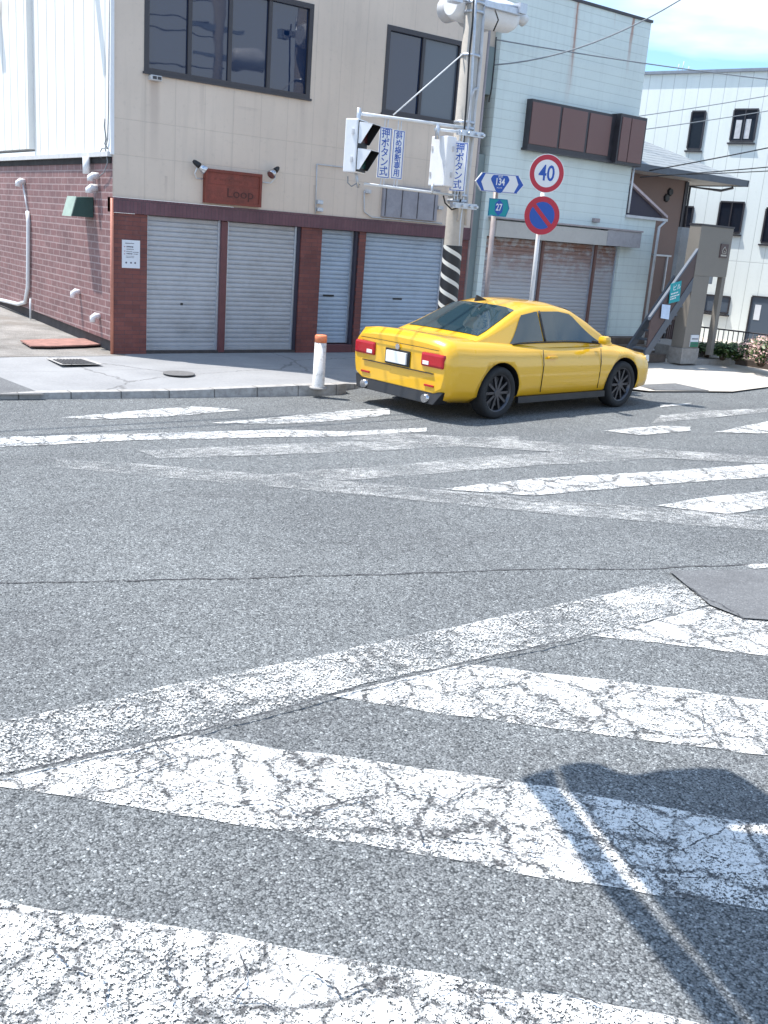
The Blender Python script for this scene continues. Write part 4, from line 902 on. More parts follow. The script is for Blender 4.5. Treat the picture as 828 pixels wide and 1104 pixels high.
def wwin(s0, s1, z0, z1, div=True, name='window', glass='glass_grey', sill=True):
    n = Wn; f = MB(); t = 0.02
    for (a_, b_, c_, d_) in ((s0, s1, z0-t, z0+t), (s0, s1, z1-t, z1+t), (s0-t, s0+t, z0+t, z1-t), (s1-t, s1+t, z0+t, z1-t)) + ((((s0+s1)/2-t*0.7, (s0+s1)/2+t*0.7, z0+t, z1-t),) if div else ()):
        f.prism([WM(a_, c_, 0.001), WM(b_, c_, 0.001), WM(b_, d_, 0.001), WM(a_, d_, 0.001)], n*0.04)
    if sill: f.prism([WM(s0-0.05, z0-0.08, 0.001), WM(s1+0.05, z0-0.08, 0.001), WM(s1+0.05, z0-0.04, 0.001), WM(s0-0.05, z0-0.04, 0.001)], n*0.07)
    o = f.build(name, M['frame_dark'], wb)
    g = MB(); g.quad([WM(s0+t, z0+t, 0.012), WM(s1-t, z0+t, 0.012), WM(s1-t, z1-t, 0.012), WM(s0+t, z1-t, 0.012)]); g.build('pane', M[glass], o)
    return o
wwin(1.98, 2.35, 5.05, 6.00, False)
w = wwin(0.60, 1.22, 5.26, 6.04)
mb = MB(); mb.quad([WM(0.98, 5.32, 0.018), WM(1.13, 5.32, 0.018), WM(1.13, 5.78, 0.018), WM(0.98, 5.78, 0.018)]); mb.quad([WM(0.74, 5.32, 0.018), WM(0.88, 5.32, 0.018), WM(0.88, 5.8, 0.018), WM(0.74, 5.8, 0.018)]); mb.build('curtain', M['pvc'], w)
wwin(1.92, 2.17, 3.02, 3.56, False); wwin(0.56, 1.20, 2.95, 3.73); wwin(-0.75, -0.03, 2.75, 3.62)
wwin(0.53, 1.20, 0.84, 1.28, True, glass='glass_soft')
o = wwin(-1.25, -0.05, 0.02, 1.36, True, 'door', 'glass_soft', False)
mb = MB(); mb.quad([WM(-0.17, 0.75, 0.02), WM(-0.33, 0.75, 0.02), WM(-0.33, 1.15, 0.02), WM(-0.17, 1.15, 0.02)]); mb.build('door_notice', M['paper'], o)
for s in (3.1, 3.25): pass
an = thing('roof_antenna', 'thin antenna masts on the roof edge of the white building', 'antenna', WM(3.1, 7.02, -0.5))
mb = MB()
for s, h in ((3.15, 0.28), (3.02, 0.35), (2.86, 0.22)): mb.tube([WM(s, 7.0, -0.5), WM(s-0.03, 7.0+h, -0.5)], 0.012, 5)
mb.build('mast', M['pvc'], an)

# railing in front
Fp = Vector((20.4, 13.78, 0)); fl = thing('railing', 'dark brown metal railing of thin upright bars before the white building', 'fence', Fp)
def FM(s, z, off=0.0): return Fp + Wd*s + Vector((0, 0, z)) + Wn*off
mb = MB(); mb.tube([FM(-8, 0.66), FM(3.5, 0.66)], 0.018, 6); mb.tube([FM(-8, 0.17), FM(3.5, 0.17)], 0.015, 6); mb.build('rail', M['frame_dark'], fl)
mb = MB()
s = -8.0
while s < 3.5: mb.tube([FM(s, 0.17), FM(s, 0.66)], 0.011, 5); s += 0.115
mb.build('baluster', M['frame_dark'], fl)
for s in (-4, -2, 0, 1.15, 3): mb = MB(); mb.tube([FM(s, 0.05), FM(s, 0.69)], 0.022, 6); mb.build('post', M['frame_dark'], fl)
# brown gate under the stair
gt = thing('gate', 'dark brown slatted gate behind the outside stair', 'gate', (17.8, 14.9, 0.1))
mb = MB(); p0, p1 = PY(721, 352, 14.9), PY(737, 352, 14.9)
for k in range(9):
    x = p0.x+(p1.x-p0.x)*k/8; mb.box(x-0.02, x+0.02, 14.9, 14.93, 0.2, PY(735, 345, 14.9).z)
mb.build('slat', M['stair_brown'], gt)
mb = MB(); zt = PY(735, 345, 14.9).z; mb.box(p0.x-0.1, p1.x+0.1, 14.88, 14.95, zt, zt+0.06); mb.box(p0.x-0.1, p1.x+0.1, 14.88, 14.95, 0.12, 0.2); mb.box(p1.x-0.35, p1.x-0.25, 14.87, 14.96, 0.12, 2.1); mb.box(p1.x+0.0, p1.x+0.1, 14.87, 14.96, 0.12, 2.1); mb.build('frame', M['stair_brown'], gt)

# shrubs
def shrub(c, rx, ry, rz, n, mats, name, label, cat, size=0.05, group=None, shape=1.0, seed=1, petals=0):
    rg = random.Random(seed); c = Vector(c); o = thing(name, label, cat, c, group)
    lobes = [(Vector((rg.uniform(-.6, .6)*rx, rg.uniform(-.6, .6)*ry, rz*rg.uniform(0.7, 1.25))), rg.uniform(0.35, 0.6)) for _ in range(9)]
    tw = MB()
    for l, s_ in lobes:
        tw.tube([c+Vector((l.x*0.15, l.y*0.15, 0)), c+Vector((l.x*0.6, l.y*0.6, l.z*0.6)), c+Vector((l.x, l.y, l.z))], [0.018, 0.012, 0.005], 5)
    tw.build('stem', M['twig'], o)
    def leafset(k, mat, sz, outer):
        mb = MB()
        for _ in range(k):
            l, s_ = lobes[rg.randrange(len(lobes))]
            d = Vector((rg.gauss(0, 1), rg.gauss(0, 1), rg.gauss(0, 1))).normalized()*(rg.uniform(0.8, 1.08) if outer else rg.random()**0.4)
            p = c+l+Vector((d.x*rx*s_, d.y*ry*s_, d.z*rz*s_))
            if p.z < c.z+0.02: continue
            a_ = Vector((rg.gauss(0, 1), rg.gauss(0, 1), rg.gauss(0, 1))).normalized(); b_ = a_.orthogonal().normalized(); s2 = sz*rg.uniform(0.6, 1.3)
            mb.quad([p-a_*s2, p+b_*s2*0.45, p+a_*s2, p-b_*s2*0.45])
        return mb.build
    leafset(n, None, size, False)('foliage', M[mats[0]], o, recalc=False)
    leafset(n//3, None, size, True)('foliage', M[mats[1]], o, recalc=False)
    if petals: leafset(petals, None, size*0.85, True)('flower', M['petal'], o, recalc=False)
    return o
shrub(G(762, 386, 0.2), 0.30, 0.30, 0.20, 1300, ('leaf', 'leaf2'), 'shrub', 'dark green shrub nearest the thin porch post in the planter', 'shrub', 0.04, 'green shrubs in the planter', seed=2)
shrub(G(778, 388, 0.2), 0.34, 0.34, 0.22, 1500, ('leaf', 'leaf2'), 'shrub', 'middle dark green shrub of the three in the planter', 'shrub', 0.04, 'green shrubs in the planter', seed=3)
shrub(G(793, 389, 0.2), 0.32, 0.34, 0.22, 1500, ('leaf', 'leaf2'), 'shrub', 'dark green shrub touching the pink flowering bush', 'shrub', 0.04, 'green shrubs in the planter', seed=4)
shrub(G(820, 395, 0.2), 0.44, 0.46, 0.34, 1700, ('leaf', 'leaf2'), 'flowering_bush', 'bush full of pale pink flowers at the right edge', 'bush', 0.04, None, seed=5, petals=1700)

# ================================================================== UTILITY POLE and its signals
PB = Vector((10.10, 12.2, 0.10))
up = thing('utility_pole', 'concrete utility pole with striped black wrap and conduits before the shops', 'utility pole', PB)
mb = MB(); mb.tube([PB, PB+Vector((0.0, 0, 2.0)), PB+Vector((-0.02, 0, 9.0))], [0.145, 0.14, 0.115], 24); mb.build('pole', M['concrete_pole'], up)
mb = MB(); mb.tube([PB+Vector((0, 0, 0.55)), PB+Vector((0, 0, 2.02))], [0.152, 0.148], 28, caps=False); mb.build('stripe_wrap', M['wrap'], up)
Yq = 12.2
def tubepx(pts, r, Y=Yq, n=8): return [PY(x, y, Y) for x, y in pts], r, n
def px_tube(mb, pts, r, Y=Yq, n=8): mb.tube([PY(x, y, Y) for x, y in pts], r, n)
mb = MB(); px_tube(mb, [(514.5, -30), (511, 40), (506, 130), (501, 200), (496, 238), (489, 330), (484, 400)], 0.022, 12.08); mb.build('conduit', M['metal'], up)
mb = MB(); px_tube(mb, [(521, 0), (518, 60), (514.5, 98), (512, 110), (509, 150), (503.5, 200), (501, 243)], 0.032, 12.14); mb.build('conduit', M['pvc'], up)
mb = MB(); px_tube(mb, [(515, 95), (511, 97), (508, 104), (503, 150), (498, 200), (494, 238)], 0.020, 12.06); mb.build('conduit', M['pvc'], up)
mb = MB(); px_tube(mb, [(512, -20), (509, 30), (506, 60), (503, 110), (497.5, 180), (494, 212)], 0.014, 12.02); px_tube(mb, [(478, 211), (480, 219), (487, 226), (494, 224), (497, 215)], 0.012, 12.03); px_tube(mb, [(535, 40), (533, 66), (530, 95), (527, 110)], 0.012, 14.3); mb.build('cable', M['cable'], up)
def band(z, r=0.165, h=0.05, mat='metal'):
    mb = MB(); mb.tube([PB+Vector((0, 0, z-h/2)), PB+Vector((0, 0, z+h/2))], r, 20); return mb.build('clamp_band', M[mat], up)
for z in (2.68, 2.76, 3.72, 3.80, 4.72, 5.30, 5.42): band(z, 0.15 if z > 4 else 0.155, 0.035)
mb = MB()
for z in (2.70, 3.73):
    mb.box(PB.x-0.24, PB.x+0.24, Yq-0.20, Yq-0.13, z-0.03, z+0.05)
    for dx in (-0.2, -0.05, 0.1, 0.22): mb.tube([(PB.x+dx, Yq-0.24, z+0.01), (PB.x+dx, Yq-0.14, z+0.01)], 0.022, 8)
mb.build('clamp_bracket', M['metal'], up)
# signal arms frame
ZA, ZB = 3.80, 2.86
mb = MB(); YA = Yq-0.10
mb.tube([(8.12, YA, ZA-0.02), (PB.x-0.1, YA, ZA+0.02)], 0.024, 10); mb.tube([(9.45, YA-0.04, ZA-0.07), (PB.x-0.1, YA-0.04, ZA-0.05)], 0.022, 10); mb.tube([(8.30, YA, ZB+0.01), (PB.x-0.1, YA, ZB-0.01)], 0.020, 10); mb.build('signal_arm', M['metal_pale'], up)
mb = MB(); p0, p1 = PY(498, 59, Yq), PY(424, 124, Yq); mb.tube([p0, p1], 0.010, 6); mb.build('stay_rod', M['metal_pale'], up)
mb = MB(); mb.tube([(8.13, YA, ZA+0.05), (8.13, YA, ZA-0.22)], 0.03, 8); mb.tube([(9.5, YA-0.04, ZA+0.0), (9.5, YA-0.04, ZA-0.2)], 0.03, 8); mb.tube([(8.2, YA, ZB-0.05), (8.14, YA, ZB+0.16)], 0.02, 8); mb.tube([(9.52, YA, ZB-0.03), (9.52, YA, ZB+0.12)], 0.02, 8); mb.build('hanger', M['metal'], up)
mb = MB(); px_tube(mb, [(375, 190), (375, 197), (379, 201), (384, 198), (388, 199)], 0.008, YA); mb.build('cable', M['cable_grey'], up)

def ped_signal(cx, cy, cz, ang, label):
    """two-aspect pedestrian signal; local +X is the way it faces"""
    o = thing('pedestrian_signal', label, 'traffic signal', (cx, cy, cz), 'pedestrian signals on the utility pole', ang)
    h, w, d = 0.70, 0.34, 0.19
    mb = MB(); mb.box(-d, 0, -w/2, w/2, -h/2, h/2); b = mb.build('housing', M['white'], o, local=True, bevel=0.018)
    mb = MB(); mb.box(-0.002, 0.012, -w/2+0.02, w/2-0.02, -h/2+0.02, h/2-0.02); mb.build('front_plate', M['black'], o, local=True)
    for k, zc in enumerate((0.17, -0.17)):
        mb = MB(); t = 0.006; hw = 0.145; hh = 0.135; L = 0.21; Lb = 0.05
        # hood: top and two sloped cheeks with thickness, open downwards
        mb.prism([(0.012, -hw, zc+hh), (L, -hw, zc+hh-0.015), (L, hw, zc+hh-0.015), (0.012, hw, zc+hh)], (0, 0, t))
        for s_ in (-1, 1):
            mb.prism([(0.012, s_*hw, zc-hh), (Lb, s_*hw, zc-hh), (L, s_*hw, zc+hh-0.02), (0.012, s_*hw, zc+hh)], (0, s_*t, 0))
        mb.build('hood', M['white'], o, local=True)
        mi = MB(); e = 0.002
        mi.prism([(0.014, -hw+e, zc+hh-0.003), (L, -hw+e, zc+hh-0.018), (L, hw-e, zc+hh-0.018), (0.014, hw-e, zc+hh-0.003)], (0, 0, -0.004))
        for s_ in (-1, 1):
            mi.prism([(0.014, s_*(hw-e), zc-hh), (Lb, s_*(hw-e), zc-hh), (L, s_*(hw-e), zc+hh-0.02), (0.014, s_*(hw-e), zc+hh-0.003)], (0, -s_*0.003, 0))
        mi.build('hood_lining', M['black'], o, local=True)
        ml = MB(); ml.box(0.012, 0.02, -hw+0.02, hw-0.02, zc-hh+0.02, zc+hh-0.02); ml.build('lens', plain('dark_lens', (0.06, 0.012, 0.012) if k == 0 else (0.01, 0.05, 0.045), 0.25), o, local=True)
    mb = MB()
    for zc in (0.18, -0.18): mb.box(-d-0.012, -d+0.002, w/2-0.05, w/2-0.02, zc-0.03, zc+0.03); mb.box(-0.08, -0.05, -w/2-0.018, -w/2+0.002, zc-0.035, zc+0.035)
    mb.build('latch', M['pvc'], o, local=True)
    return o
ped_signal(8.16, YA-0.08, 3.345, math.atan2(-0.85, 0.52), 'white pedestrian signal with open black hoods at the end of the arm')
ped_signal(9.74, YA-0.02, 3.30, math.atan2(0.10, 1.0), 'white pedestrian signal seen from behind, right against the concrete pole')

def plate_v(xc, zc, w, h, chars, label, nrm=(-0.12, -1, 0), Y=YA, group='crossing plates hung from the signal arm'):
    o = thing('crossing_plate', label, 'sign', (xc, Y, zc-h/2), group); Mx = face_M((xc, Y, zc), nrm)
    mb = MB(); mb.box(-w/2, w/2, -h/2, h/2, -0.012, 0, Mx); mb.build('plate', M['sign_white'], o)
    mb = MB(); b_ = 0.010; e = 0.008
    mb.box(-w/2+e, w/2-e, h/2-e-b_, h/2-e, 0, 0.002, Mx); mb.box(-w/2+e, w/2-e, -h/2+e, -h/2+e+b_, 0, 0.002, Mx); mb.box(-w/2+e, -w/2+e+b_, -h/2+e+b_, h/2-e-b_, 0, 0.002, Mx); mb.box(w/2-e-b_, w/2-e, -h/2+e+b_, h/2-e-b_, 0, 0.002, Mx)
    mb.build('border', M['blue'], o)
    n = len(chars); st_ = (h-0.05)/n; sz = min(w*0.88, st_*1.08)
    for i, ch in enumerate(chars):
        text('character', ch, sz, M['blue'], o, Mx @ Matrix.Translation((0, h/2-0.025-st_*(i+0.5), 0.001)), bold=0.0012)
    mb = MB(); mb.box(-0.03, -0.02, h/2, h/2+0.14, -0.01, 0.0, Mx); mb.box(0.02, 0.03, h/2, h/2+0.14, -0.01, 0, Mx); mb.box(-0.03, -0.02, -h/2-0.12, -h/2, -0.01, 0, Mx); mb.box(0.02, 0.03, -h/2-0.12, -h/2, -0.01, 0, Mx); mb.build('strap', M['metal'], o)
    return o
plate_v(8.612, 3.315, 0.20, 0.68, '押ボタン式', 'white plate with five blue characters nearer the hooded signal')
plate_v(8.845, 3.315, 0.19, 0.66, '斜め横断専用', 'white plate with six blue characters, middle of the signal arm')
plate_v(9.795, 3.24, 0.24, 0.68, '押ボタン式', 'white plate seen edge-on with blue characters against the pole', nrm=(-0.94, -0.55, 0), Y=YA-0.24)

# vehicle signal seen from behind at the top of the pole
vs = thing('vehicle_signal', 'pale horizontal vehicle signal seen from behind on the pole top', 'traffic signal', (10.5, 12.5, 5.3))
c0, c1 = Vector((9.86, 12.45, 5.52)), Vector((11.1, 12.45, 5.52))
mb = MB(); n_ = 9
prof = []
for i in range(13):
    t = i/12; x = c0.x+(c1.x-c0.x)*t; e = min(t, 1-t)*2; sc_ = math.sqrt(max(0.0, 1-(1-min(1, e*3.5))**2))*0.28+0.72; prof.append((x, sc_))
mb.tube([(x, 12.46, 5.52) for x, s in prof], [0.222*s for x, s in prof], 20); mb.build('housing', M['white'], vs)
for dx in (0.25, 0.62, 0.99):
    mb = MB(); cc = Vector((c0.x+dx, 12.62, 5.53)); mb.tube([cc, cc+Vector((0, 0.26, -0.02))], [0.17, 0.175], 16, caps=False); mb.build('hood', M['pvc'], vs)
mb = MB(); mb.tube([(11.12, 12.40, 5.60), (11.28, 12.38, 5.50)], [0.10, 0.085], 10); mb.build('end_cap', M['metal_pale'], vs)
mb = MB(); mb.box(9.68, 11.0, 12.16, 12.24, 5.52, 5.60); mb.box(9.62, 9.78, 12.08, 12.24, 5.46, 5.62); mb.box(10.92, 11.06, 12.12, 12.3, 5.54, 5.68); mb.tube([(10.25, 12.2, 5.56), (10.95, 12.2, 5.62)], 0.03, 8); mb.build('mounting_arm', M['metal'], vs)
mb = MB(); mb.tube([(10.4, 12.1, 5.5), (10.45, 12.05, 5.35), (10.42, 12.1, 5.2)], 0.012, 6); mb.build('cable', M['cable'], vs)

# ================================================================== ROAD SIGNS
def disc(mb, Mx, r, z0, z1, n=48):
    mb.prism([(r*math.cos(2*math.pi*i/n), r*math.sin(2*math.pi*i/n), z0) for i in range(n)], (0, 0, z1-z0), Mx)
def ring(mb, Mx, r0_, r1_, z0, z1, n=48):
    for i in range(n):
        a_, b_ = 2*math.pi*i/n, 2*math.pi*(i+1)/n
        mb.prism([(r0_*math.cos(a_), r0_*math.sin(a_), z0), (r1_*math.cos(a_), r1_*math.sin(a_), z0), (r1_*math.cos(b_), r1_*math.sin(b_), z0), (r0_*math.cos(b_), r0_*math.sin(b_), z0)], (0, 0, z1-z0), Mx)
SYs = 12.4; nrm = (-0.42, -0.91, 0)
rs = thing('road_sign', 'white pole with a round 40 sign above a round blue no-parking sign', 'road sign', (12.10, SYs, 0.12))
mb = MB(); mb.tube([(12.10, SYs, 0.12), (12.08, SYs, 3.62)], 0.036, 14); mb.build('post', M['white'], rs)
Mx = face_M((12.08-0.04, SYs-0.085, 3.36), nrm)
mb = MB(); disc(mb, Mx, 0.305, -0.004, 0.0); sp = mb.build('speed_disc', M['sign_white'], rs)
mb = MB(); ring(mb, Mx, 0.215, 0.293, 0.0, 0.0015); mb.build('red_ring', M['red'], sp)
text('lettering', '40', 0.29, M['blue'], sp, Mx @ Matrix.Translation((0, -0.005, 0.001)), squash=(0.95, 1.18), bold=0.004)
Mx = face_M((12.08-0.04, SYs-0.085, 2.70), nrm)
mb = MB(); disc(mb, Mx, 0.305, -0.004, 0.0); sp = mb.build('no_parking_disc', M['red'], rs)
mb = MB(); ring(mb, Mx, 0.0, 0.217, 0.0, 0.0015); mb.build('blue_field', M['blue'], sp)
mb = MB(); Mr = Mx @ Matrix.Rotation(R(-45), 4, 'Z'); mb.box(-0.225, 0.225, -0.034, 0.034, 0.0016, 0.003, Mr); mb.build('red_bar', M['red'], sp)
for z in (3.5, 3.22, 2.84, 2.56): mb = MB(); mb.box(12.03, 12.11, SYs-0.05, SYs+0.04, z-0.02, z+0.02); mb.build('clamp', M['metal'], rs)

rt = thing('route_sign', 'brown pole with blue-edged route 134 arrow plate and small teal 27 plate', 'route sign', (11.17, 12.5, 0.12))
mb = MB(); mb.tube([(11.17, 12.5, 0.12), (11.14, 12.5, 3.15)], 0.042, 14); mb.build('post', M['pvc_dull'], rt)
nr = (-0.45, -0.89, 0)
Mx = face_M((11.08, 12.36, 3.125), nr)
w, h, a_ = 0.40, 0.14, 0.10
hexa = [(-w, 0), (-w+a_, -h), (w-a_, -h), (w, 0), (w-a_, h), (-w+a_, h)]
mb = MB(); mb.prism([(x, y, -0.06) for x, y in hexa], (0, 0, 0.06), Mx); pl_ = mb.build('arrow_plate', M['sign_white'], rt)
mb = MB()
for s_ in (-1, 1):
    mb.prism([(s_*(w-0.012), 0, 0), (s_*(w-a_-0.01), h-0.01, 0), (s_*(w-a_-0.055), h-0.01, 0), (s_*(w-a_+0.005), 0, 0), (s_*(w-a_-0.055), -h+0.01, 0), (s_*(w-a_-0.01), -h+0.01, 0)][::s_], (0, 0, 0.002), Mx)
mb.box(-w+a_, w-a_, h-0.012, h-0.004, 0, 0.0018, Mx); mb.box(-w+a_, w-a_, -h+0.004, -h+0.012, 0, 0.0018, Mx)
mb.build('blue_edge', M['blue'], pl_)
def shield(k):
    pts = []
    for i in range(40):
        t = 2*math.pi*i/40; r_ = 1.0/ max(math.cos(((t+math.pi/2) % (2*math.pi/3))-math.pi/3), 0.5)
        r_ = min(r_, 1.42); pts.append((k*r_*math.cos(t)*0.90, k*(r_*math.sin(t)*0.88)+k*0.06, 0))
    return pts
mb = MB(); mb.prism([(x, y, 0.0) for x, y, z in shield(0.125)], (0, 0, 0.003), Mx); mb.build('shield', M['blue'], pl_)
text('lettering', '134', 0.125, M['sign_white'], pl_, Mx @ Matrix.Translation((0, 0.015, 0.003)), squash=(0.85, 1.15), bold=0.003)
text('lettering', '国道', 0.038, M['sign_white'], pl_, Mx @ Matrix.Translation((0, 0.098, 0.003)))
text('lettering', 'ROUTE', 0.026, M['sign_white'], pl_, Mx @ Matrix.Translation((0, -0.072, 0.003)))
Mx = face_M((11.13, 12.38, 2.755), nr)
pent = [(-0.17, -0.135), (0.13, -0.135), (0.175, 0), (0.13, 0.135), (-0.17, 0.135)]
mb = MB(); mb.prism([(x, y, -0.01) for x, y in pent], (0, 0, 0.01), Mx); pl_ = mb.build('teal_plate', M['teal'], rt)
mb = MB(); ww = 0.008
P5 = [Vector((x*0.95, y*0.94, 0)) for x, y in pent]
for i in range(5): mb.tube([Mx @ P5[i], Mx @ P5[(i+1) % 5]], 0.004, 4)
mb.build('blue_edge', M['blue'], pl_)
hx = [(0.075*math.cos(2*math.pi*i/6+math.pi/2), 0.125*math.sin(2*math.pi*i/6+math.pi/2), 0.0) for i in range(6)]
mb = MB(); mb.prism(hx, (0, 0, 0.003), Mx); mb.build('hexagon', M['blue'], pl_)
text('lettering', '27', 0.125, M['sign_white'], pl_, Mx @ Matrix.Translation((0, 0.0, 0.003)), squash=(0.8, 1.2), bold=0.002)

# bollard
bp = G(343, 418, 0.13); bo = thing('bollard', 'dirty white bollard with a worn orange top band on the kerb', 'bollard', bp)
bh_ = (PY(344.5, 361, bp.y)-bp).z
mb = MB(); mb.tube([bp, bp+Vector((0, 0, 0.02)), bp+Vector((0, 0, bh_-0.09))], [0.085, 0.083, 0.080], 20); mb.build('post', M['bollard'], bo)
mb = MB(); mb.tube([bp+Vector((0, 0, bh_-0.10)), bp+Vector((0, 0, bh_-0.015)), bp+Vector((0, 0, bh_))], [0.083, 0.083, 0.070], 20); mb.build('band', M['orange'], bo)
mb = MB(); mb.tube([bp-Vector((0, 0, 0.01)), bp+Vector((0, 0, 0.012))], 0.12, 20); mb.build('foot', M['kerb'], bo)

# ================================================================== YELLOW CAR
CAR = thing('yellow_car', 'bright yellow sporty coupe driving right along the far kerb', 'car', (10.00, 10.42, 0.0), None, R(6.0)); CAR.scale = (1.05, 1.05, 1.05)
HL = 2.22
def lerp_tab(tab, x):
    for (a_, va), (b_, vb) in zip(tab[:-1], tab[1:]):
        if x <= b_:
            t = (x-a_)/(b_-a_); t = t*t*(3-2*t) if True else t
            return va+(vb-va)*max(0, min(1, t))
    return tab[-1][1]
W_T = [(-HL, .81), (-2.12, .875), (-1.6, .90), (-0.4, .885), (1.0, .89), (1.5, .90), (1.95, .84), (HL, .62)]
T_T = [(-HL, .90), (-2.16, .985), (-1.6, .96), (-0.8, .93), (0.8, .90), (1.3, .86), (1.9, .76), (HL, .58)]
B_T = [(-HL, .34), (-2.1, .22), (-1.4, .19), (1.6, .19), (2.1, .22), (HL, .32)]
rows = []; N = 46
for i in range(N+1):
    x = -HL+2*HL*i/N; w, t, b = lerp_tab(W_T, x), lerp_tab(T_T, x), lerp_tab(B_T, x); hgt = t-b
    half = [(0.0, b), (w*.80, b+.0), (w*.955, b+hgt*.12), (w*.985, b+hgt*.30), (w*1.0, b+hgt*.52), (w*.985, b+hgt*.70), (w*.955, b+hgt*.84), (w*.86, b+hgt*.955), (w*.6, t-.002), (w*.3, t+.008), (0.0, t+.012)]
    ring_ = [(x, y, z) for y, z in half] + [(x, -y, z) for y, z in half[-2:0:-1]]
    rows.append(ring_)
mb = MB(); mb.grid(rows, closed=True); k = len(rows[0])
mb.f.append(tuple(range(k))); mb.f.append(tuple(len(mb.v)-k+j for j in reversed(range(k))))
body = mb.build('body', M['yellow'], CAR, local=True)
WX = (-1.30, 1.28); WR = 0.325
cut = MB()
for wx in WX:
    for s_ in (-1, 1): cut.tube([(wx, s_*0.62, WR), (wx, s_*1.1, WR)], WR+0.055, 36)
cutter = cut.build('cutter', M['black'], None)
cutter.parent = CAR
md = body.modifiers.new('b', 'BOOLEAN'); md.operation = 'DIFFERENCE'; md.object = cutter; md.solver = 'EXACT'
bpy.context.view_layer.update()
me = bpy.data.meshes.new_from_object(body.evaluated_get(bpy.context.evaluated_depsgraph_get()))
body.modifiers.clear(); body.data = me; bpy.data.objects.remove(cutter)
me.materials.clear(); me.materials.append(M['yellow']); me.materials.append(M['black'])
for p in me.polygons:
    c = p.center
    inarch = any((c.x-wx)**2+(c.z-WR)**2 < (WR+0.058)**2 for wx in WX) and abs(c.y) > 0.6 and (abs(p.normal.y) < 0.35 or abs(abs(c.y)-0.62) < 0.01)
    p.material_index = 1 if inarch else 0
    p.use_smooth = not inarch and len(p.vertices) < 12
# greenhouse
GT_ = [(-1.62, .955), (-1.35, 1.06), (-0.80, 1.325), (-0.45, 1.395), (0.0, 1.40), (0.30, 1.35), (0.62, 1.20), (1.12, .895)]
def gh_top(x):
    for (a_, va), (b_, vb) in zip(GT_[:-1], GT_[1:]):
        if x <= b_: return va+(vb-va)*(x-a_)/(b_-a_)
    return GT_[-1][1]
def gh(x, s, off=0.0):
    """s 0..1 belt to roof edge, 1..2 roof edge to centre line; right side negative y handled by caller"""
    zt = gh_top(x); zb = 0.86; hb = max(0.0, zt-zb); wb_ = 0.80-0.06*abs(x+0.2)**1.5*0.6; wr_ = wb_-0.40*hb
    if s <= 1:
        t = s; y = wb_+(wr_-wb_)*t; z = zb+hb*0.90*t; n = Vector((0, 0.93, 0.37))
    else:
        t = s-1; a_ = t*math.pi/2; y = wr_*(1-t)+0.0; z = zb+hb*(0.90+0.10*math.sin(min(1, t*1.8)*math.pi/2)); n = Vector((0, 0.2*(1-t), 1))
    return Vector((x, y, z))+n.normalized()*off
rows = []; N = 34
for i in range(N+1):
    x = -1.62+2.74*i/N; L = [gh(x, s) for s in (0, .25, .5, .75, .93, 1.05, 1.15, 1.35, 1.6, 1.8, 2.0)]
    rows.append(L+[Vector((p.x, -p.y, p.z)) for p in L[-2::-1]])
mb = MB(); mb.grid(rows); mb.build('cabin', M['yellow'], CAR, local=True, recalc=True)
def glass_patch(name, xa, xb, sfun, sides=(1,), n=16, m=6):
    for sd in sides:
        rows = []
        for i in range(n+1):
            x = xa+(xb-xa)*i/n; s0_, s1_ = sfun(x)
            rows.append([Vector((p.x, sd*p.y, p.z)) for p in [gh(x, s0_+(s1_-s0_)*j/m, 0.007) for j in range(m+1)]])
        mb = MB(); mb.grid(rows); mb.build(name, M['carglass'], CAR, local=True)
def clampt(v, a_=0.0, b_=1.0): return max(a_, min(b_, v))
for sd in (-1, 1):
    # side glass: rear quarter and door
    glass_patch('side_window', -1.05, -0.42, lambda x: (0.16, max(0.17, 0.90 if x > -0.75 else 0.16+0.74*(x+1.05)/0.30)), (sd,))
    glass_patch('side_window', -0.36, 0.82, lambda x: (0.16, max(0.17, 0.90 if x < 0.25 else 0.90-0.66*(x-0.25)/0.57)), (sd,))
def top_patch(name, xa, xb, wf):
    rows = []
    for i in range(13):
        x = xa+(xb-xa)*i/12; L = [gh(x, s, 0.008) for s in (1.06+wf, 1.15+wf*.6, 1.35, 1.6, 1.8, 2.0)]
        rows.append(L+[Vector((p.x, -p.y, p.z)) for p in L[-2::-1]])
    mb = MB(); mb.grid(rows); mb.build(name, M['carglass'], CAR, local=True)
top_patch('rear_window', -1.50, -0.78, 0.05); top_patch('windscreen', 0.32, 1.05, 0.05)
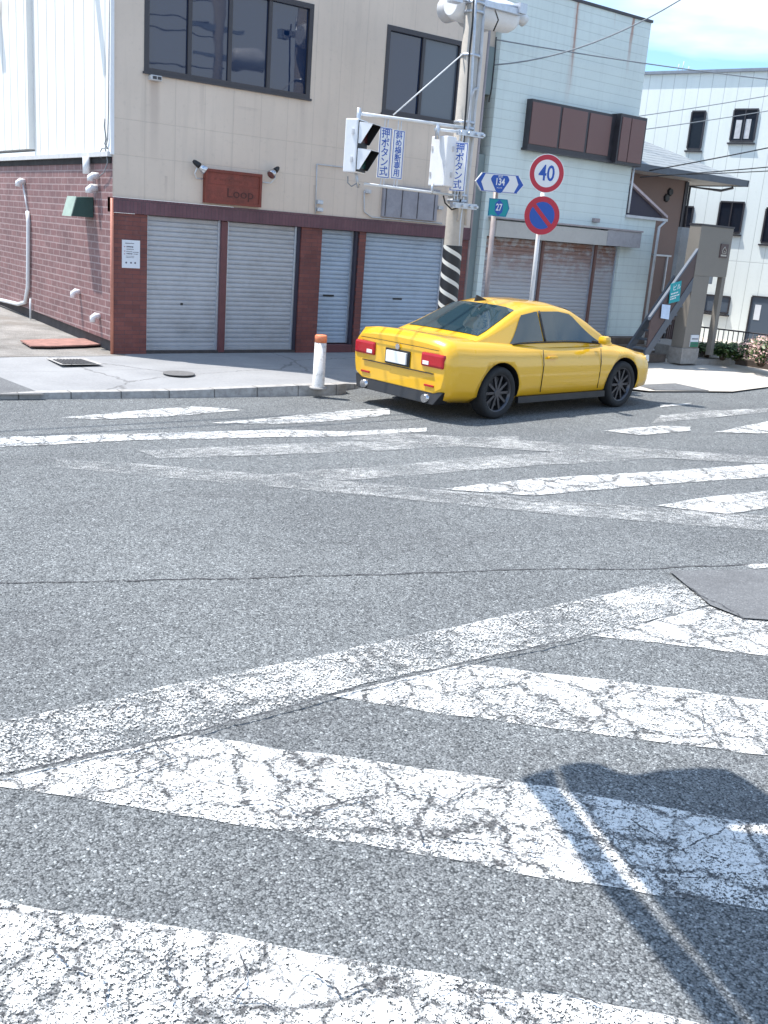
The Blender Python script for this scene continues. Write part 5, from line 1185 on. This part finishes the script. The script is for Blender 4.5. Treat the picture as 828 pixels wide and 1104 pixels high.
# wheels
def wheel(wx, sd):
    yo = sd*0.885; yi = sd*0.67
    mb = MB(); s_ = 1 if sd > 0 else -1
    prof = [(yi, WR-.03), (yi+s_*.02, WR-.005), (yi+s_*.05, WR), (yo-s_*.05, WR), (yo-s_*.02, WR-.008), (yo, WR-.03), (yo-s_*0.005, WR*.72), (yo-s_*.03, WR*.70), (yi, WR*.70)]
    rows = [[(wx+r_*math.cos(2*math.pi*j/32), y, WR+r_*math.sin(2*math.pi*j/32)) for j in range(32)] for y, r_ in prof]
    mb.grid(rows, closed=True); o = mb.build('wheel', M['tyre'], CAR, local=True)
    mb = MB(); yr = yo-s_*0.035
    rows = [[(wx+r_*math.cos(2*math.pi*j/32), y, WR+r_*math.sin(2*math.pi*j/32)) for j in range(32)] for y, r_ in ((yr+s_*.02, WR*.72), (yr+s_*.02, WR*.68), (yr-s_*.04, WR*.66), (yr-s_*.10, WR*.62))]
    mb.grid(rows, closed=True)
    for j in range(10):
        Mx = Matrix.Translation((wx, 0, WR)) @ Matrix.Rotation(2*math.pi*j/10, 4, 'Y')
        mb.box(0.03, WR*0.67, min(yr, yr-s_*.03), max(yr, yr-s_*.03), -0.016, 0.016, Mx)
    mb.tube([(wx, yr-s_*.05, WR), (wx, yr+s_*0.008, WR)], 0.05, 16); mb.build('rim', M['rim'], o, local=True)
    mb = MB(); mb.tube([(wx, yr-s_*.09, WR), (wx, yr-s_*.08, WR)], WR*0.6, 24); mb.build('brake_disc', M['grate'], o, local=True)
for wx in WX:
    for sd in (-1, 1): wheel(wx, sd)
def car_box(name, mat, x0, x1, y0, y1, z0, z1, bevel=0.01, parent=None):
    mb = MB(); mb.box(x0, x1, y0, y1, z0, z1); return mb.build(name, M[mat], parent or CAR, local=True, bevel=bevel)
for sd in (-1, 1):
    car_box('tail_lamp', 'tail', -2.245, -2.12, min(sd*.42, sd*.80), max(sd*.42, sd*.80), .63, .80, 0.03)
    car_box('mirror', 'yellow', 0.52, 0.65, sd*0.99-.07, sd*0.99+.07, .91, 1.02, 0.045); car_box('mirror_arm', 'black', 0.56, 0.64, min(sd*.80, sd*.92), max(sd*.80, sd*.92), .90, .94, 0.005)
    car_box('door_handle', 'yellow', -0.42, -0.24, min(sd*.868, sd*.905), max(sd*.868, sd*.905), .73, .76, 0.008)
    # shut lines of the door
    mb = MB()
    for xx in (-0.50, 0.72): mb.tube([(xx-0.02, sd*.905*0.955, .84), (xx, sd*0.889, .66), (xx, sd*0.888, .5), (xx+.02, sd*.862, .30)], 0.005, 5)
    mb.build('door_seam', M['black'], CAR, local=True)
    mb = MB(); mb.prism([(-0.92, sd*.875, .26), (0.90, sd*.875, .26), (0.90, sd*.885, .18), (-0.92, sd*.885, .18)], (0, -sd*.05, 0)); mb.build('side_skirt', M['black'], CAR, local=True)
    mb = MB(); mb.tube([(-2.28, sd*.56, .26), (-2.10, sd*.56, .26)], 0.05, 14); mb.build('exhaust', M['chrome'], CAR, local=True)
    mb = MB(); mb.prism([(2.0, sd*.80, .62), (2.16, sd*.58, .56), (2.20, sd*.56, .64), (1.95, sd*.82, .72)], (-0.08, 0, 0)); mb.build('headlight', M['sign_white'], CAR, local=True, bevel=0.01)
mb = MB(); mb.prism([(-2.26, -.70, .20), (-2.20, -.80, .36), (-2.20, .80, .36), (-2.26, .70, .20)], (0.22, 0, 0)); mb.build('rear_diffuser', M['black'], CAR, local=True, bevel=0.01)
car_box('number_plate', 'sign_white', -2.262, -2.235, -.18, .18, .60, .74, 0.004)
car_box('bumper_line', 'black', -2.243, -2.22, -.64, .64, .555, .565, 0.002)
for sd in (-1, 1):
    car_box('reflector', 'tail', -2.236, -2.222, min(sd*.50, sd*.66), max(sd*.50, sd*.66), .40, .425, 0.004)
    lo, hi = min(sd*.46, sd*.56), max(sd*.46, sd*.56)
    car_box('reversing_lamp', 'sign_white', -2.249, -2.24, lo, hi, .655, .70, 0.003)
    mb = MB(); L = [gh(x, 0.13, 0.012) for x in [-1.02+1.86*i/20 for i in range(21)]]; mb.tube([Vector((p.x, sd*p.y, p.z)) for p in L], 0.010, 6); mb.build('window_trim', M['black'], CAR, local=True)
    mb = MB(); pts = [gh(-0.39, 0.15+0.76*i/8, 0.011) for i in range(9)]; mb.tube([Vector((p.x, sd*p.y, p.z)) for p in pts], 0.016, 6); mb.build('pillar_trim', M['black'], CAR, local=True)
car_box('plate_recess', 'black', -2.236, -2.222, -.22, .22, .575, .765, 0.004)
mb = MB(); mb.tube([(-2.232, -.70, .84), (-2.238, -.40, .845), (-2.238, .40, .845), (-2.232, .70, .84)], 0.004, 5); mb.build('boot_seam', M['black'], CAR, local=True)
mb = MB(); mb.prism([(-0.95, -0.012, 1.36), (-0.72, -0.012, 1.375), (-0.92, -0.012, 1.44)], (0, 0.024, 0)); mb.build('aerial_fin', M['black'], CAR, local=True)
mb = MB(); mb.tube([(-2.247, 0, .80), (-2.238, 0, .80)], 0.035, 16); mb.build('badge', M['chrome'], CAR, local=True)

# ================================================================== OVERHEAD CABLES
def sag(a_, b_, s_, n=16):
    return [a_.lerp(b_, i/n)-Vector((0, 0, s_*4*(i/n)*(1-i/n))) for i in range(n+1)]
def cable(p, q, s_, label, r=0.012, mat='cable_grey'):
    mb = MB(); mb.tube(sag(p, q, s_), r, 6); o = mb.build('overhead_cable', M[mat]); rebase(o, p); tag(o, label, 'cable', 'overhead cables')
    return o
cable(PY(533, 70, 14.4), PY(830, -70, 12.0), 0.45, 'cable rising from the green building corner to the top right sky', 0.012, 'cable_grey')
cable(PY(536, 43, 14.45), PY(900, 93, 13.5), 0.06, 'cable sagging across the top of the green building wall', 0.011)
cable(PY(676, 127, 16.2), PY(900, 90, 14), 0.03, 'topmost thin cable across the white building, above its tall window', 0.010)
cable(PY(676, 142, 16.2), PY(900, 107, 14), 0.03, 'thin cable crossing the upper windows of the white building', 0.010)
cable(PY(700, 184, 14.6), PY(900, 144, 12.5), 0.02, 'thick dark cable passing just above the grey tiled roof end', 0.013, 'cable')
cable(PY(690, 191, 14.6), PY(900, 173, 12.5), 0.02, 'dark cable skimming the grey tiled roof of the brown house', 0.011, 'cable')
cable(PY(740, 188, 14.6), PY(900, 180, 12.5), 0.015, 'lowest dark cable meeting the end of the brown house eave', 0.010, 'cable')

for k, (dz, yy, lb) in enumerate(((7.0, 12.15, 'lowest'), (7.35, 12.6, 'middle'), (7.9, 12.2, 'topmost'))):
    cable(Vector((PB.x, yy, dz)), Vector((-22, yy-0.2*k-0.6, dz+0.2)), 0.35, lb+' street cable running left from the striped pole above the view', 0.015, 'cable')
# ================================================================== things on the photographer's side (reflections and shadows)
pp = Vector((14.9, -1.0, 0)); u2 = thing('utility_pole', 'concrete pole with grey transformer mirrored in the upstairs shop window', 'utility pole', pp)
mb = MB(); mb.tube([pp, pp+Vector((0, 0, 12))], [0.19, 0.15], 20); mb.build('pole', M['concrete_pole'], u2)
mb = MB(); c = pp+Vector((1.1, 0, 7.2)); mb.tube([c+Vector((-0.65, 0, -0.05)), c+Vector((-0.5, 0, -0.05)), c+Vector((0.45, 0, 0.0)), c+Vector((0.6, 0, 0.0))], [0.2, 0.33, 0.33, 0.15], 18); mb.build('transformer', M['white'], u2)
mb = MB(); mb.box(pp.x-0.9, pp.x+0.9, -1.05, -0.95, 7.9, 8.0); mb.box(pp.x-0.9, pp.x+0.9, -1.05, -0.95, 7.05, 7.15); mb.build('crossarm', M['metal'], u2)
for k, (dz, sg_) in enumerate(((8.05, .5), (7.7, .45), (8.6, .6), (6.8, .5))):
    cable(pp+Vector((-0.3+0.2*k, -0.1, dz)), Vector((-12, -2.2+0.3*k, dz+0.3)), sg_, ('top', 'upper', 'high', 'lower')[k]+' street cable on the camera side, mirrored in the windows', 0.018, 'cable')

HC = 3.55
shift = -SD*(HC/(-SD.z))
shift = Vector((shift.x, shift.y, 0))
def SH(x, y): return G(x, y, 0.0)+shift+Vector((0, 0, HC))
z8 = lambda a_, b_: (560+a_/3.09, 780+b_/3.09)
ssd = thing('shadow_caster', 'canvas shade on a post outside the view, added and cut to throw a wavy shadow', 'caster', (4.9, 1.3, 0))  # unseen piece, added and outlined to throw the foreground shadow
left = [(0, 185), (110, 315), (250, 525), (420, 735), (620, 985), (860, 1280)]
right = [(860+150, 1280), (735, 985), (600, 815), (480, 688), (330, 510), (230, 365), (128, 225), (108, 150), (50, 165)]
mb = MB(); mb.prism([SH(*z8(a_, b_)) for a_, b_ in left+right], (0, 0, 0.03)); mb.build('caster_bar', M['caster_dark'], ssd)
top = [(128, 141), (200, 128), (262, 133), (330, 165), (385, 170), (470, 155), (600, 147), (680, 150), (745, 182), (828, 240), (930, 300), (1150, 330)]
slit = [(1150, 360), (828, 340), (700, 342), (690, 355), (828, 372), (1150, 400)]
low = [(1500, 700), (1500, 1400), (1020, 1280), (765, 985), (608, 790), (420, 552), (272, 366), (158, 225)]
mb = MB(); mb.prism([SH(*z8(a_, b_)) for a_, b_ in top+slit+low], (0, 0, 0.02)); mb.build('cutout', M['caster_dark'], ssd)
mb = MB(); mb.tube([(4.9, 1.3, 0), (4.9, 1.3, HC+0.1)], 0.04, 10); mb.build('post', M['metal'], ssd)
mb = MB(); e_ = SH(*z8(1000, 420)); mb.tube([(4.9, 1.3, HC+0.08), e_+Vector((0, 0, 0.08))], 0.025, 8); e2 = SH(*z8(1000, 1250)); mb.tube([(4.9, 1.3, HC+0.08), e2+Vector((0, 0, 0.06))], 0.025, 8); mb.build('strut', M['metal'], ssd)

# ================================================================== every loose piece of these parts becomes a part of its own
SPLIT = {'door_jamb', 'guide_rail', 'panel_seam', 'conduit', 'shutter_post', 'vent_grille', 'sill', 'hanger', 'signal_arm', 'latch', 'strap', 'mast', 'rail', 'slat',
         'baluster', 'curtain', 'crossarm', 'strut', 'cable', 'bar', 'panel', 'clamp_bracket', 'mounting_arm', 'infill_panel', 'downpipe', 'fascia', 'side_wall', 'sash', 'shutter_box', 'dark_opening', 'drain_pipe', 'door_seam', 'hood_lining', 'frame'}
for o in list(COL.objects):
    if o.type != 'MESH' or not o.parent or o.name.split('.')[0] not in SPLIT: continue
    if o.name.split('.')[0] == 'frame' and o.parent.get('category') == 'drain grate': continue
    bm = bmesh.new(); bm.from_mesh(o.data); bm.verts.ensure_lookup_table(); seen = set(); isl = []
    for v in bm.verts:
        if v.index in seen: continue
        st_ = [v]; grp = set()
        while st_:
            w = st_.pop()
            if w.index in grp: continue
            grp.add(w.index); st_ += [e.other_vert(w) for e in w.link_edges]
        seen |= grp; isl.append(grp)
    if 1 < len(isl) <= 100 and min(len(g) for g in isl) >= 4:
        base = o.name.split('.')[0]
        for k, grp in enumerate(isl):
            b2 = bm.copy(); b2.verts.ensure_lookup_table()
            bmesh.ops.delete(b2, geom=[v for v in b2.verts if v.index not in grp], context='VERTS')
            if k == 0: keep = b2; continue
            me = bpy.data.meshes.new(base); b2.to_mesh(me); b2.free(); me.materials.append(o.data.materials[0])
            c = bpy.data.objects.new(base, me); COL.objects.link(c); c.parent = o.parent
        keep.to_mesh(o.data); keep.free(); o.data.update()
    bm.free()
